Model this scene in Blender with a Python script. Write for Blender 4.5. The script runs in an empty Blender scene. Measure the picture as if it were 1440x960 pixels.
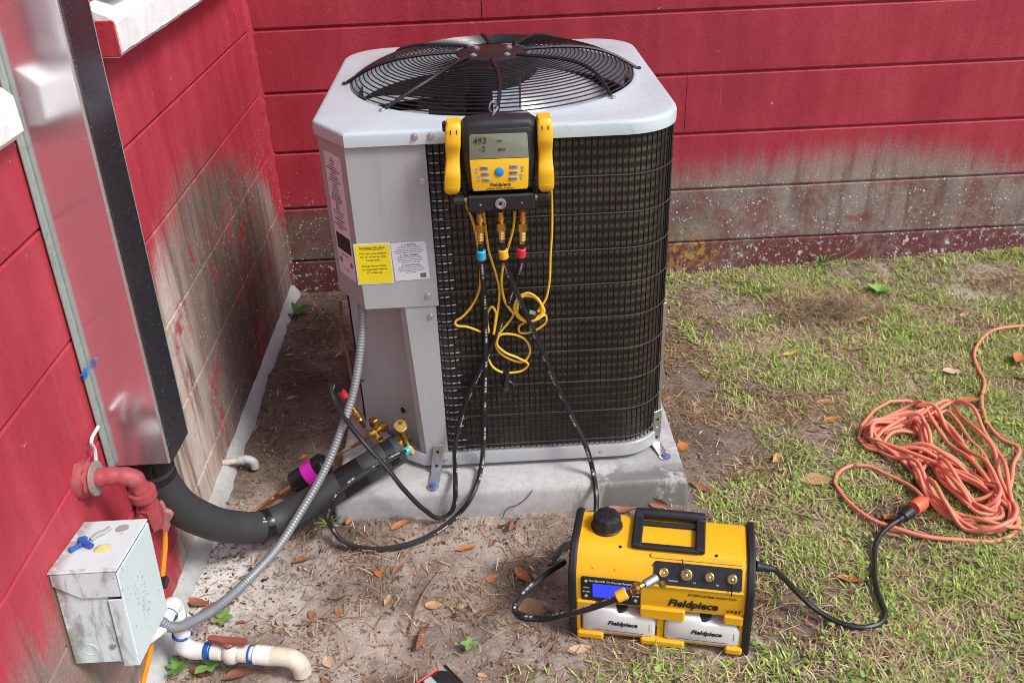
import bpy, math, random
import numpy as np
from mathutils import Vector, Matrix, noise as mn

random.seed(7); rng = np.random.default_rng(7)
S = bpy.context.scene; COL = S.collection
PI = math.pi

# ------------------------------------------------------------------ camera
cd = bpy.data.cameras.new("camera"); cam = bpy.data.objects.new("camera", cd); COL.objects.link(cam)
cd.sensor_width = 36.0; cd.lens = 31.76; cd.clip_start = 0.05; cd.clip_end = 400
def cam_rot(pitch, yaw, roll):
    cp, sp, cy, sy = math.cos(pitch), math.sin(pitch), math.cos(yaw), math.sin(yaw)
    f = Vector((sy*cp, cy*cp, -sp)); r = Vector((cy, -sy, 0)); u = r.cross(f)
    r2 = math.cos(roll)*r + math.sin(roll)*u; u2 = -math.sin(roll)*r + math.cos(roll)*u
    return Matrix(((r2.x, u2.x, -f.x), (r2.y, u2.y, -f.y), (r2.z, u2.z, -f.z)))
cam.matrix_world = Matrix.Translation((0.7418, -3.0313, 1.4962)) @ cam_rot(0.524125, 0.019816, -0.041557).to_4x4()
S.camera = cam

# ------------------------------------------------------------------ light: bright overcast
SUN_EL, SUN_AZ = math.radians(50), math.radians(60)      # azimuth measured from -y (behind the camera) towards +x
sd = Vector((math.sin(SUN_AZ)*math.cos(SUN_EL), -math.cos(SUN_AZ)*math.cos(SUN_EL), math.sin(SUN_EL)))
W = bpy.data.worlds.new("World"); S.world = W; W.use_nodes = True
wn = W.node_tree; bg = wn.nodes["Background"]
sky = wn.nodes.new("ShaderNodeTexSky"); sky.sky_type = 'NISHITA'; sky.sun_disc = False
sky.sun_elevation = SUN_EL; sky.sun_rotation = math.atan2(sd.x, sd.y)
sky.dust_density = 2.0; sky.air_density = 1.0; sky.ozone_density = 1.0
wn.links.new(sky.outputs[0], bg.inputs[0]); bg.inputs[1].default_value = 0.12
ld = bpy.data.lights.new("sun", 'SUN'); ld.energy = 1.5; ld.angle = math.radians(15); ld.color = (1.0, 0.97, 0.92)
sun = bpy.data.objects.new("sun", ld); COL.objects.link(sun)
sun.rotation_euler = sd.to_track_quat('Z', 'Y').to_euler()
S.view_settings.view_transform = 'Standard'; S.view_settings.look = 'None'
S.view_settings.exposure = 1.02; S.view_settings.gamma = 1.0; S.cycles.filter_width = 1.0

# ------------------------------------------------------------------ node helpers
def lin(c):
    if isinstance(c, str):
        c = [int(c[i:i+2], 16)/255 for i in (0, 2, 4)]
        c = [x/12.92 if x <= .04045 else ((x+.055)/1.055)**2.4 for x in c]
    return (c[0], c[1], c[2], 1.0)
class NT:
    def __init__(s, name):
        s.m = bpy.data.materials.new(name); s.m.use_nodes = True; s.t = s.m.node_tree
        s.b = s.t.nodes["Principled BSDF"]; s._obj = s._pos = None
    def n(s, typ, **kw):
        x = s.t.nodes.new("ShaderNode"+typ)
        for k, v in kw.items(): setattr(x, k, v)
        return x
    def set(s, sock, v):
        if isinstance(v, bpy.types.NodeSocket): s.t.links.new(v, sock)
        elif isinstance(v, str): sock.default_value = lin(v)
        else: sock.default_value = v
    @property
    def obj(s):
        if not s._obj: s._obj = s.n("TexCoord").outputs["Object"]
        return s._obj
    @property
    def pos(s):
        if not s._pos: s._pos = s.n("NewGeometry").outputs["Position"]
        return s._pos
    def mapv(s, v, scale=(1, 1, 1), loc=(0, 0, 0)):
        x = s.n("Mapping"); s.set(x.inputs[0], v); x.inputs["Scale"].default_value = scale; x.inputs["Location"].default_value = loc
        return x.outputs[0]
    def noise(s, v, scale, detail=4, rough=.55, dist=0):
        x = s.n("TexNoise"); s.set(x.inputs["Vector"], v); x.inputs["Scale"].default_value = scale
        x.inputs["Detail"].default_value = detail; x.inputs["Roughness"].default_value = rough; x.inputs["Distortion"].default_value = dist
        return x.outputs["Fac"]
    def vor(s, v, scale, out="Distance", rand=1.0):
        x = s.n("TexVoronoi"); s.set(x.inputs["Vector"], v); x.inputs["Scale"].default_value = scale; x.inputs["Randomness"].default_value = rand
        return x.outputs[out]
    def math(s, op, a, b=0.0, c=0.0, clamp=False):
        x = s.n("Math", operation=op, use_clamp=clamp)
        s.set(x.inputs[0], a); s.set(x.inputs[1], b)
        if op in ('MULTIPLY_ADD',): s.set(x.inputs[2], c)
        return x.outputs[0]
    def step(s, v, a, b):
        x = s.n("MapRange", interpolation_type='SMOOTHSTEP'); s.set(x.inputs[0], v); s.set(x.inputs[1], a); s.set(x.inputs[2], b)
        return x.outputs[0]
    def ramp(s, v, stops, interp='LINEAR'):
        x = s.n("ValToRGB"); s.set(x.inputs[0], v); e = x.color_ramp.elements; x.color_ramp.interpolation = interp
        while len(e) < len(stops): e.new(.5)
        for el, (p, c) in zip(e, stops):
            el.position = p; el.color = lin(c) if not isinstance(c, (int, float)) else (c, c, c, 1)
        return x.outputs[0]
    def mix(s, f, a, b, mode='MIX'):
        x = s.n("Mix", data_type='RGBA', blend_type=mode); s.set(x.inputs[0], f); s.set(x.inputs[6], a); s.set(x.inputs[7], b)
        return x.outputs[2]
    def xyz(s, v):
        x = s.n("SeparateXYZ"); s.set(x.inputs[0], v); return x.outputs
    def bump(s, h, strength=.3, dist=.002):
        x = s.n("Bump"); s.set(x.inputs["Height"], h); x.inputs["Strength"].default_value = strength; x.inputs["Distance"].default_value = dist
        s.t.links.new(x.outputs[0], s.b.inputs["Normal"]); return x
    def out(s, col=None, rough=None, metal=None, **kw):
        if col is not None: s.set(s.b.inputs["Base Color"], col)
        if rough is not None: s.set(s.b.inputs["Roughness"], rough)
        if metal is not None: s.set(s.b.inputs["Metallic"], metal)
        for k, v in kw.items(): s.set(s.b.inputs[k.replace('_', ' ')], v)
        return s.m
def simple(name, col, rough=.5, metal=0.0, var=.12, scale=25, bump=.15, bscale=400, grime=0.0, grime_col='3a332b', **kw):
    """a surface with uneven colour, uneven gloss, fine grain and optional grime"""
    t = NT(name); c = lin(col)
    a = tuple(max(0, x*(1-var)) for x in c[:3])+(1,); b = tuple(min(1, x*(1+var)) for x in c[:3])+(1,)
    f = t.noise(t.obj, scale, 5, .6)
    col = t.mix(f, a, b)
    if grime:
        g = t.math('MULTIPLY', t.step(t.noise(t.obj, scale*1.7, 6, .7, .4), .5, .75), grime)
        col = t.mix(g, col, grime_col)
    r = t.math('MULTIPLY_ADD', t.noise(t.obj, scale*2.3, 4), .25, rough-.12)
    if bump: t.bump(t.noise(t.obj, bscale, 3), bump, .0006)
    return t.out(col, r, metal, **kw)

# ------------------------------------------------------------------ mesh helpers
WM = {}
def tag(o, label=None, cat=None, group=None, kind=None):
    if label: o["label"] = label
    if cat: o["category"] = cat
    if group: o["group"] = group
    if kind: o["kind"] = kind
    return o
def empty(name, loc, label=None, cat=None, group=None, rot=None, kind=None):
    o = bpy.data.objects.new(name, None); COL.objects.link(o); o.empty_display_size = .05
    m = Matrix.Translation(loc) @ (rot.to_4x4() if rot else Matrix.Identity(4))
    o.matrix_world = m; WM[o.name] = m
    return tag(o, label, cat, group, kind)
def link(name, me, parent=None, m=None):
    o = bpy.data.objects.new(name, me); COL.objects.link(o)
    if parent: o.parent = parent
    if m is not None: o.matrix_local = m
    WM[o.name] = (WM[parent.name] if parent else Matrix.Identity(4)) @ (m if m is not None else Matrix.Identity(4))
    return o
class MB:
    """collects shapes; build() links them as ONE mesh object"""
    def __init__(s): s.v = []; s.f = []; s.uv = {}
    def add(s, vs, fs):
        o = len(s.v); s.v += [tuple(v) for v in vs]; s.f += [tuple(i+o for i in f) for f in fs]; return s
    def box(s, c, size, bev=0.0, rot=None):
        h = [x/2 for x in size]; b = min(bev, min(h)*.98); vs = []; fs = []
        if b <= 0:
            vs = [(x*h[0], y*h[1], z*h[2]) for x in (-1, 1) for y in (-1, 1) for z in (-1, 1)]
            fs = [(0, 1, 3, 2), (4, 6, 7, 5), (0, 4, 5, 1), (2, 3, 7, 6), (0, 2, 6, 4), (1, 5, 7, 3)]
        else:
            idx = {}
            for sx in (-1, 1):
                for sy in (-1, 1):
                    for sz in (-1, 1):
                        for ax in range(3):
                            p = [sx*(h[0]-b), sy*(h[1]-b), sz*(h[2]-b)]; p[ax] = (sx, sy, sz)[ax]*h[ax]
                            idx[(sx, sy, sz, ax)] = len(vs); vs.append(p)
            def quad(keys): fs.append(tuple(idx[k] for k in keys))
            for ax in range(3):
                a, c2 = [(1, 2), (2, 0), (0, 1)][ax]
                for sg in (-1, 1):
                    ring = [(-1, -1), (1, -1), (1, 1), (-1, 1)]
                    if sg < 0: ring.reverse()
                    ks = []
                    for p, q in ring:
                        k = [0, 0, 0]; k[ax] = sg; k[a] = p; k[c2] = q; ks.append((*k, ax))
                    quad(ks)
            for ax in range(3):
                a, c2 = [(1, 2), (2, 0), (0, 1)][ax]
                for p in (-1, 1):
                    for q in (-1, 1):
                        k0 = [0]*3; k1 = [0]*3; k0[ax] = -1; k1[ax] = 1
                        for k in (k0, k1): k[a] = p; k[c2] = q
                        r = [(*k0, a), (*k1, a), (*k1, c2), (*k0, c2)]
                        if p*q < 0: r.reverse()
                        quad(r)
            for sx in (-1, 1):
                for sy in (-1, 1):
                    for sz in (-1, 1):
                        r = [(sx, sy, sz, 0), (sx, sy, sz, 1), (sx, sy, sz, 2)]
                        if sx*sy*sz < 0: r.reverse()
                        quad(r)
        R3 = rot if rot is not None else Matrix.Identity(3); c = Vector(c)
        return s.add([R3 @ Vector(v)+c for v in vs], fs)
    def prism(s, poly, a, b, mp=lambda p, q, t: (p, q, t), cap=True):
        """poly: list of 2D points (ccw); extruded from a to b"""
        n = len(poly); vs = [mp(*p, a) for p in poly]+[mp(*p, b) for p in poly]
        fs = [(i, (i+1) % n, n+(i+1) % n, n+i) for i in range(n)]
        if cap: fs += [tuple(range(n-1, -1, -1)), tuple(range(n, 2*n))]
        return s.add(vs, fs)
    def sweep(s, rings, closed=True, cap=True):
        """rings: list of equal-length point lists"""
        n = len(rings[0]); vs = [p for r in rings for p in r]; fs = []
        for i in range(len(rings)-1):
            for k in range(n if closed else n-1):
                k2 = (k+1) % n; fs.append((i*n+k, i*n+k2, (i+1)*n+k2, (i+1)*n+k))
        if cap and closed:
            fs.append(tuple(range(n-1, -1, -1))); fs.append(tuple((len(rings)-1)*n+k for k in range(n)))
        return s.add(vs, fs)
    def tube(s, pts, r, n=8, res=6, smooth=True, cap=True, closed=False, radf=None):
        P = spline(pts, res, closed) if smooth else [Vector(p) for p in pts]
        L = 0; t0 = None; rings = []; o = len(s.v); N = len(P); nrm = None; us = []
        for i, p in enumerate(P):
            if closed: t = (P[(i+1) % N]-P[i-1])
            else: t = P[min(i+1, N-1)]-P[max(i-1, 0)]
            if t.length < 1e-9: t = t0 or Vector((0, 0, 1))
            t = t.normalized()
            if nrm is None:
                nrm = Vector((0, 0, 1)).cross(t)
                if nrm.length < .1: nrm = Vector((1, 0, 0)).cross(t)
                nrm.normalize()
            else:
                nrm = (nrm - t*nrm.dot(t))
                nrm = nrm.normalized() if nrm.length > 1e-6 else t.orthogonal().normalized()
            b = t.cross(nrm); t0 = t
            if i: L += (p-P[i-1]).length
            us.append(L); rr = radf(L) if radf else r
            rings.append([p+(nrm*math.cos(2*PI*k/n)+b*math.sin(2*PI*k/n))*rr for k in range(n)])
        s.v += [tuple(q) for g in rings for q in g]
        m = N if closed else N-1
        for i in range(m):
            j = (i+1) % N
            for k in range(n):
                k2 = (k+1) % n
                s.uv[len(s.f)] = [(us[i], k/n), (us[i], (k+1)/n), (us[i+1] if i+1 < N else L, (k+1)/n), (us[i+1] if i+1 < N else L, k/n)]
                s.f.append((o+i*n+k, o+i*n+k2, o+j*n+k2, o+j*n+k))
        if cap and not closed:
            s.f.append(tuple(o+k for k in range(n-1, -1, -1))); s.f.append(tuple(o+(N-1)*n+k for k in range(n)))
        return s
    def lathe(s, prof, org, axis, n=20, cap=True):
        """prof: (distance along axis, radius)"""
        org = Vector(org); ax = Vector(axis).normalized(); a = ax.orthogonal().normalized(); b = ax.cross(a)
        return s.sweep([[org+ax*d+(a*math.cos(2*PI*k/n)+b*math.sin(2*PI*k/n))*r for k in range(n)] for d, r in prof], True, cap)
    def build(s, name, m, parent=None, local=False, smooth=35, label=None, cat=None, group=None, kind=None, flip=False):
        vs = s.v
        if parent and not local:
            inv = WM[parent.name].inverted(); vs = [inv @ Vector(v) for v in vs]
        me = bpy.data.meshes.new(name); me.from_pydata([tuple(v) for v in vs], [], s.f); me.materials.append(m)
        if s.uv:
            uvl = me.uv_layers.new(name="UVMap")
            for pi, uvs in s.uv.items():
                p = me.polygons[pi]
                for li, u in zip(p.loop_indices, uvs): uvl.data[li].uv = u
        if smooth:
            me.polygons.foreach_set("use_smooth", [True]*len(me.polygons)); me.set_sharp_from_angle(angle=math.radians(smooth))
        me.update()
        return tag(link(name, me, parent), label, cat, group, kind)
def spline(pts, res=6, closed=False):
    P = [Vector(p) for p in pts]; out = []; n = len(P)
    rngi = range(n) if closed else range(n-1)
    for i in rngi:
        if closed: p0, p1, p2, p3 = P[i-1], P[i], P[(i+1) % n], P[(i+2) % n]
        else:
            p1, p2 = P[i], P[i+1]; p0 = P[i-1] if i else p1*2-p2; p3 = P[i+2] if i+2 < n else p2*2-p1
        # centripetal-like: scale the tangents by the local chord so that uneven points do not overshoot
        d = (p2-p1).length; d0 = max((p1-p0).length, 1e-6); d2 = max((p3-p2).length, 1e-6)
        m1 = ((p1-p0)/d0*d + (p2-p1)*d0/max(d, 1e-6))*(d/(d0+d)) if d > 0 else Vector()
        m2 = ((p2-p1)/max(d, 1e-6)*d2 + (p3-p2)/d2*d)*(d/(d+d2)) if d > 0 else Vector()
        for k in range(res):
            t = k/res; t2, t3 = t*t, t*t*t
            out.append(p1*(2*t3-3*t2+1)+m1*(t3-2*t2+t)+p2*(3*t2-2*t3)+m2*(t3-t2))
    if not closed: out.append(P[-1])
    return out
def rrect(w, h, r, n=5, cx=0, cy=0):
    out = []
    for sx, sy, a0 in ((1, 1, 0), (-1, 1, 90), (-1, -1, 180), (1, -1, 270)):
        for k in range(n+1):
            a = math.radians(a0+90*k/n); out.append((cx+sx*(w/2-r)+r*math.cos(a), cy+sy*(h/2-r)+r*math.sin(a)))
    return out
def slab(mb, poly, d0, d1, mp, bev=.002):
    """flat plate seen from the -depth side: outline poly, back at depth d0, face at d1 (d1 < d0) with a soft rim"""
    cx = sum(p[0] for p in poly)/len(poly); cy = sum(p[1] for p in poly)/len(poly)
    def ins(k): return [(cx+(p[0]-cx)*(1-k/max(abs(p[0]-cx)+abs(p[1]-cy), 1e-6)), cy+(p[1]-cy)*(1-k/max(abs(p[0]-cx)+abs(p[1]-cy), 1e-6))) for p in poly]
    sg = 1 if d0 > d1 else -1
    rings = [[mp(p, q, d0) for p, q in poly], [mp(p, q, d1+sg*bev) for p, q in poly], [mp(p, q, d1+sg*bev*.3) for p, q in ins(bev*.8)], [mp(p, q, d1) for p, q in ins(bev*2)]]
    return mb.sweep(rings)
_tc = {}
def text(body, size, parent, m, mat, name="lettering", shear=0.0, bold=0.0, align='CENTER', depth=.0002, sx=1.0, spacing=1.0, local=False):
    cu = bpy.data.curves.new("t", 'FONT'); cu.body = body; cu.size = size; cu.shear = shear; cu.offset = bold*size
    cu.align_x = align; cu.align_y = 'CENTER'; cu.extrude = depth; cu.resolution_u = 2; cu.space_character = spacing; cu.space_line = .9
    ob = bpy.data.objects.new("t", cu); COL.objects.link(ob)
    dg = bpy.context.evaluated_depsgraph_get(); me = bpy.data.meshes.new_from_object(ob.evaluated_get(dg))
    bpy.data.objects.remove(ob); bpy.data.curves.remove(cu)
    me.transform((m if local else WM[parent.name].inverted() @ m) @ Matrix.Diagonal((sx, 1, 1, 1))); me.materials.clear(); me.materials.append(mat); me.name = name
    return link(name, me, parent)
def face_m(o, xd, yd):
    """matrix that lays text at o with reading direction xd and up direction yd"""
    x = Vector(xd).normalized(); y = Vector(yd).normalized(); z = x.cross(y)
    return Matrix(((x.x, y.x, z.x, o[0]), (x.y, y.y, z.y, o[1]), (x.z, y.z, z.z, o[2]), (0, 0, 0, 1)))

# ------------------------------------------------------------------ materials of the setting
def wall_mat(name, axis, hstops, span, cream, amp, patchy):
    """red masonry paint, worn to bare grey block low down with ragged upward streaks, lichen dots and drips"""
    t = NT(name); P = t.xyz(t.pos); al = P[axis]; z = P[2]
    # paint
    n1 = t.noise(t.pos, 1.7, 5, .6); n2 = t.noise(t.mapv(t.pos, (9, 9, 1.6)), 1.5, 5, .65)
    rnd = t.n("ObjectInfo").outputs["Random"]
    red = t.ramp(t.math('ADD', t.math('MULTIPLY', n1, .6), t.math('MULTIPLY', n2, .4)), [(.32, (.275, .021, .034)), (.5, (.37, .034, .052)), (.68, (.47, .062, .085))])
    red = t.mix(t.math('MULTIPLY', rnd, .05), red, (.27, .021, .032, 1))
    chalk = t.math('MULTIPLY', t.step(t.noise(t.mapv(t.pos, (28, 28, 2.2)), 1, 5, .7), .55, .85), .30)
    red = t.mix(chalk, red, (.52, .19, .19, 1))
    chips = t.step(t.noise(t.pos, 55, 3, .5), .715, .74)
    red = t.mix(t.math('MULTIPLY', chips, .4), red, (.60, .42, .40, 1))
    # bare block
    st = t.noise(t.mapv(t.pos, (34, 34, 1.5)), 1, 5, .7); big = t.noise(t.pos, 4.5, 4, .6); fine = t.noise(t.pos, 130, 4, .7)
    a = t.math('DIVIDE', t.math('SUBTRACT', al, span[0]), span[1]-span[0])
    h = t.ramp(a, [((x-span[0])/(span[1]-span[0]), v) for x, v in hstops])
    d = t.math('SUBTRACT', t.math('ADD', h, t.math('MULTIPLY', t.math('SUBTRACT', st, .5), amp)), z)
    d = t.math('ADD', d, t.math('MULTIPLY', t.math('SUBTRACT', big, .5), amp*.5))
    d = t.math('ADD', d, t.math('MULTIPLY', t.math('SUBTRACT', fine, .5), .10))
    bare = t.math('MULTIPLY', t.step(d, -.05, .10), t.math('MULTIPLY_ADD', t.noise(t.pos, 17, 5, .7), .9, .42), clamp=True) if axis else t.math('MULTIPLY', t.step(d, -.045, .10), t.math('MULTIPLY_ADD', t.noise(t.pos, 26, 5, .7), .5, .62), clamp=True)
    for zt, lo, hi, k in patchy:                      # lower courses keep patches of their paint
        keep = t.step(t.math('ADD', t.math('MULTIPLY', t.noise(t.pos, 6.5, 6, .7, .3), .7), t.math('MULTIPLY', t.noise(t.mapv(t.pos, (1, 1, 1), (3, 1, 7)), 45, 4, .7), .3)), lo, hi)
        low = t.step(z, zt+.006, zt-.006)
        bare = t.math('MULTIPLY', bare, t.math('SUBTRACT', 1.0, t.math('MULTIPLY', t.math('MULTIPLY', keep, low), k)))
    if axis == 0: red = t.mix(t.math('MULTIPLY', t.step(z, .34, .31), t.math('MULTIPLY_ADD', n1, .5, t.math('MULTIPLY_ADD', t.step(z, .13, .12), .15, .40))), red, (.090, .034, .036, 1))
    grey = t.ramp(t.noise(t.mapv(t.pos, (11, 11, 3.0) if axis else (9, 9, 7)), 1, 6, .7), [(.25, (.040, .034, .027)), (.5, (.085, .072, .058)), (.75, (.19, .165, .14))] if axis else [(.25, (.080, .064, .046)), (.5, (.150, .124, .096)), (.75, (.25, .215, .175))])
    grey = t.mix(t.math('MULTIPLY', t.step(fine, .45, .7), .28), grey, (.30, .265, .235, 1))
    cm = t.ramp(a, [((x-span[0])/(span[1]-span[0]), v) for x, v in cream])
    cm = t.math('MULTIPLY', cm, t.step(t.noise(t.mapv(t.pos, (20, 20, 2)), 1.1, 4, .6), .3, .55))
    grey = t.mix(cm, grey, (.58, .52, .45, 1))
    col = t.mix(bare, red, grey)
    # lichen
    lz = t.step(z, .42, .27)
    lm = t.math('MULTIPLY', lz, t.step(t.noise(t.pos, 5, 3), .34, .5))
    dot = t.math('MAXIMUM', t.math('MULTIPLY', t.step(t.vor(t.pos, 62), .26, .15), t.step(t.noise(t.pos, 24, 2), .44, .56)), t.math('MULTIPLY', t.step(t.vor(t.pos, 115), .26, .14), t.step(t.noise(t.mapv(t.pos, (1, 1, 1), (4, 4, 4)), 20, 2), .48, .58)))
    blot = t.step(t.noise(t.pos, 38, 4, .7), .57, .63)
    lichen = t.math('MULTIPLY', t.math('MAXIMUM', dot, t.math('MULTIPLY', blot, t.step(z, .14, .09))), lm)
    if axis == 0:
        col = t.mix(lichen, col, (.60, .62, .56, 1))
        v = t.n("VectorMath", operation='DISTANCE'); t.set(v.inputs[0], t.pos); v.inputs[1].default_value = (1.47, 0, .08)
        yl = t.math('MULTIPLY', t.step(v.outputs["Value"], .15, .02), t.step(t.noise(t.pos, 34, 5, .7), .46, .58))
        col = t.mix(yl, col, (.40, .25, .05, 1))
    else:
        col = t.mix(t.math('MULTIPLY', dot, t.math('MULTIPLY', t.math('MULTIPLY', t.step(z, .75, .5), t.step(al, -1.3, -1.1)), .5)), col, (.60, .60, .56, 1))
        v = t.math('MULTIPLY', t.step(t.noise(t.mapv(t.pos, (14, 14, 2)), 1, 4), .52, .68), t.math('MULTIPLY', bare, .30))
        col = t.mix(v, col, (.20, .17, .07, 1))
    r = t.math('MULTIPLY_ADD', bare, .30, t.math('MULTIPLY_ADD', n2, .25, .46))
    hb = t.math('ADD', t.math('MULTIPLY', t.noise(t.pos, 90, 4, .6), .6), t.math('MULTIPLY', t.noise(t.pos, 18, 3), .9))
    t.bump(t.math('ADD', hb, t.math('MULTIPLY', t.math('ADD', bare, .35), t.math('MULTIPLY', fine, .8))), .42, .0045)
    return t.out(col, r, Specular_IOR_Level=.25)
m_back = wall_mat("paint back wall", 0, [(-.1, .30), (.3, .36), (.9, .42), (1.42, .43), (1.8, .44), (2.05, .475), (2.35, .45), (2.7, .38), (4, .38), (5.2, .4)], (-.1, 5.2),
                  [(-.1, .0), (1.3, .05), (1.9, .35), (2.3, .25), (5, .1)], .13, [(.328, .43, .62, .72), (.125, .33, .50, .9)])
m_left = wall_mat("paint left wall", 1, [(-5, .3), (-2.3, .42), (-1.98, .42), (-1.8, .30), (-1.62, .02), (-1.48, .05), (-1.42, .30), (-1.27, .60), (-1.15, .72), (-.9, .78), (-.68, .76), (-.45, .68), (-.25, .58), (-.1, .46), (0, .25)], (-5, 0),
                  [(-5, .1), (-1.9, .25), (-1.5, .45), (-1.36, .95), (-1.16, .9), (-1.02, .30), (-.7, .04), (-.45, .0), (-.28, .15), (-.14, .35), (0, .1)], .26, [(.62, .53, .62, .85)])
def soil_mat():
    t = NT("sandy soil"); a = t.n("Attribute"); a.attribute_name = "turf"; g = a.outputs["Fac"]
    b = t.n("Attribute"); b.attribute_name = "dark_soil"; dp = b.outputs["Fac"]
    n1 = t.noise(t.pos, 5, 6, .65); n2 = t.noise(t.pos, 42, 5, .7); n3 = t.noise(t.pos, 420, 3, .7)
    f = t.math('ADD', t.math('MULTIPLY', n1, .45), t.math('ADD', t.math('MULTIPLY', n2, .35), t.math('MULTIPLY', n3, .2)))
    sand = t.ramp(f, [(.30, (.13, .092, .068)), (.42, (.28, .218, .172)), (.52, (.43, .355, .295)), (.68, (.57, .49, .42))])
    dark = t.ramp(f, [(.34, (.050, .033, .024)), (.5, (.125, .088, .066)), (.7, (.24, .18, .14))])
    turf = t.ramp(f, [(.34, (.055, .045, .022)), (.5, (.15, .122, .060)), (.7, (.40, .33, .20))])
    pn = t.step(t.noise(t.mapv(t.pos, (1, 1, 1), (2, 7, 3)), 7.5, 6, .7), .46, .64); sand = t.mix(t.math('MULTIPLY', pn, .6), sand, dark)
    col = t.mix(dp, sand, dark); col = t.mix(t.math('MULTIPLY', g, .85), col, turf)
    sp = t.math('MULTIPLY', t.step(t.vor(t.pos, 210), .22, .12), t.step(t.noise(t.pos, 60, 2), .5, .62))
    col = t.mix(t.math('MULTIPLY', sp, .8), col, (.05, .033, .022, 1))
    sp2 = t.math('MULTIPLY', t.step(t.vor(t.mapv(t.pos, (1, 1, 1), (5, 3, 1)), 190), .18, .1), t.step(t.noise(t.mapv(t.pos, (1, 1, 1), (9, 2, 1)), 50, 2), .55, .66))
    col = t.mix(t.math('MULTIPLY', sp2, .8), col, (.60, .55, .48, 1))
    w = t.n("Attribute"); w.attribute_name = "lime"
    col = t.mix(t.math('MULTIPLY', w.outputs["Fac"], t.step(t.math('ADD', n2, t.math('MULTIPLY', n3, .3)), .45, .70)), col, (.72, .70, .67, 1))
    t.bump(t.math('ADD', t.math('MULTIPLY', n2, .8), t.math('ADD', t.math('MULTIPLY', n3, .30), t.math('MULTIPLY', n1, .4))), .85, .012)
    return t.out(col, .9, Specular_IOR_Level=.2)
m_soil = soil_mat()
def concrete_mat(name="pad concrete", wet=True):
    t = NT(name); n1 = t.noise(t.pos, 6, 6, .65); n2 = t.noise(t.pos, 60, 5, .7)
    f = t.math('ADD', t.math('MULTIPLY', n1, .6), t.math('MULTIPLY', n2, .4))
    col = t.ramp(f, [(.30, (.30, .295, .285)), (.5, (.40, .40, .39)), (.68, (.52, .52, .51))])
    pit = t.math('MULTIPLY', t.step(t.vor(t.pos, 120), .17, .08), t.step(t.noise(t.pos, 30, 2), .48, .6))
    col = t.mix(pit, col, (.06, .052, .045, 1)); r = .75
    if wet:                                           # rain water spilt over the front right of the pad
        P = t.xyz(t.pos); fn = t.noise(t.mapv(t.pos, (14, 14, 3)), 1, 5, .65)
        wx = t.math('ADD', P[0], t.math('MULTIPLY', t.math('SUBTRACT', fn, .5), .5))
        wm = t.math('MULTIPLY', t.step(wx, .93, 1.0), t.step(t.noise(t.pos, 9, 5, .7, .3), .36, .46))
        rim = t.step(t.math('ADD', P[1], t.math('MULTIPLY', t.math('SUBTRACT', fn, .5), .12)), -1.235, -1.275)
        wm = t.math('MULTIPLY', wm, t.math('MULTIPLY_ADD', rim, .6, .4))
        col = t.mix(t.math('MULTIPLY', wm, .75), col, (.085, .078, .070, 1))
        r = t.math('MULTIPLY_ADD', wm, -.45, .75)
        rust = t.math('MULTIPLY', t.step(t.noise(t.pos, 11, 4), .62, .74), .18); col = t.mix(rust, col, (.22, .17, .12, 1))
    t.bump(t.math('ADD', n2, t.math('MULTIPLY', pit, -2.0)), .35, .002)
    return t.out(col, r)
m_pad = concrete_mat(); m_foot = concrete_mat("rough footing", False)
def sill_mat():
    t = NT("white sill paint"); n = t.noise(t.pos, 14, 6, .7)
    col = t.ramp(n, [(.3, (.62, .63, .61)), (.55, (.80, .80, .78)), (.8, (.86, .86, .84))])
    fl = t.step(t.noise(t.pos, 60, 4, .7), .68, .71); col = t.mix(t.math('MULTIPLY', fl, .6), col, (.30, .24, .20, 1))
    t.bump(t.noise(t.pos, 110, 4, .7), .5, .004); return t.out(col, .6)
m_sill = sill_mat()

# ------------------------------------------------------------------ ground
def sm(a, b, x):
    t = min(1, max(0, (x-a)/(b-a))); return t*t*(3-2*t)
DIRT = [(1.53, -.27, .16, .9), (1.70, -.34, .13, .8), (2.42, -.20, .17, .8), (2.02, -.33, .10, .8), (1.30, -1.0, .17, 1), (1.62, -.95, .16, .9), (1.30, -.62, .13, .9), (1.47, -.52, .14, .55), (1.40, -1.12, .12, .8),
        (1.67, -1.42, .09, .8), (1.57, -1.38, .07, .6), (2.15, -.14, .12, .5), (1.22, -.8, .16, 1), (1.70, -1.50, .07, .7), (1.90, -1.03, .08, .4), (1.80, -.50, .13, .6), (2.28, -.42, .12, .55), (1.95, -.75, .10, .45), (2.2, -.95, .09, .4), (1.40, -.25, .12, .6), (2.62, -.3, .12, .6), (1.48, -1.62, .07, .6), (1.75, -1.85, .10, .5), (1.15, -1.95, .10, .5), (2.0, -1.68, .09, .45), (1.85, -.36, .13, .75)]
def turf(x, y):
    n = mn.fractal(Vector((x*3.1, y*3.1, .3)), 1, 2, 4)*.30+mn.noise(Vector((x*11, y*11, 4)))*.17
    d = sm(1.17, 1.62, x+n*.55)*sm(-2.9, -2.2, y+1)
    d = max(d, sm(-1.71, -1.92, y+n*.25)*sm(.62, 1.12, x+n*.4))
    d = max(d, .55*sm(-1.80, -2.0, y+n*.2)*sm(.2, .5, x))
    for cx, cy, r, k in DIRT:
        q = ((x-cx)**2+(y-cy)**2)**.5/r
        if q < 1.5: d *= 1-k*sm(1.35, .6, q+n*.6)
    if .30 < x < 1.22 and -1.33 < y < -.36: d = 0
    return min(1, max(0, d*(.66+n*1.6+.28*mn.noise(Vector((x*6, y*6, 21))))))
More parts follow.
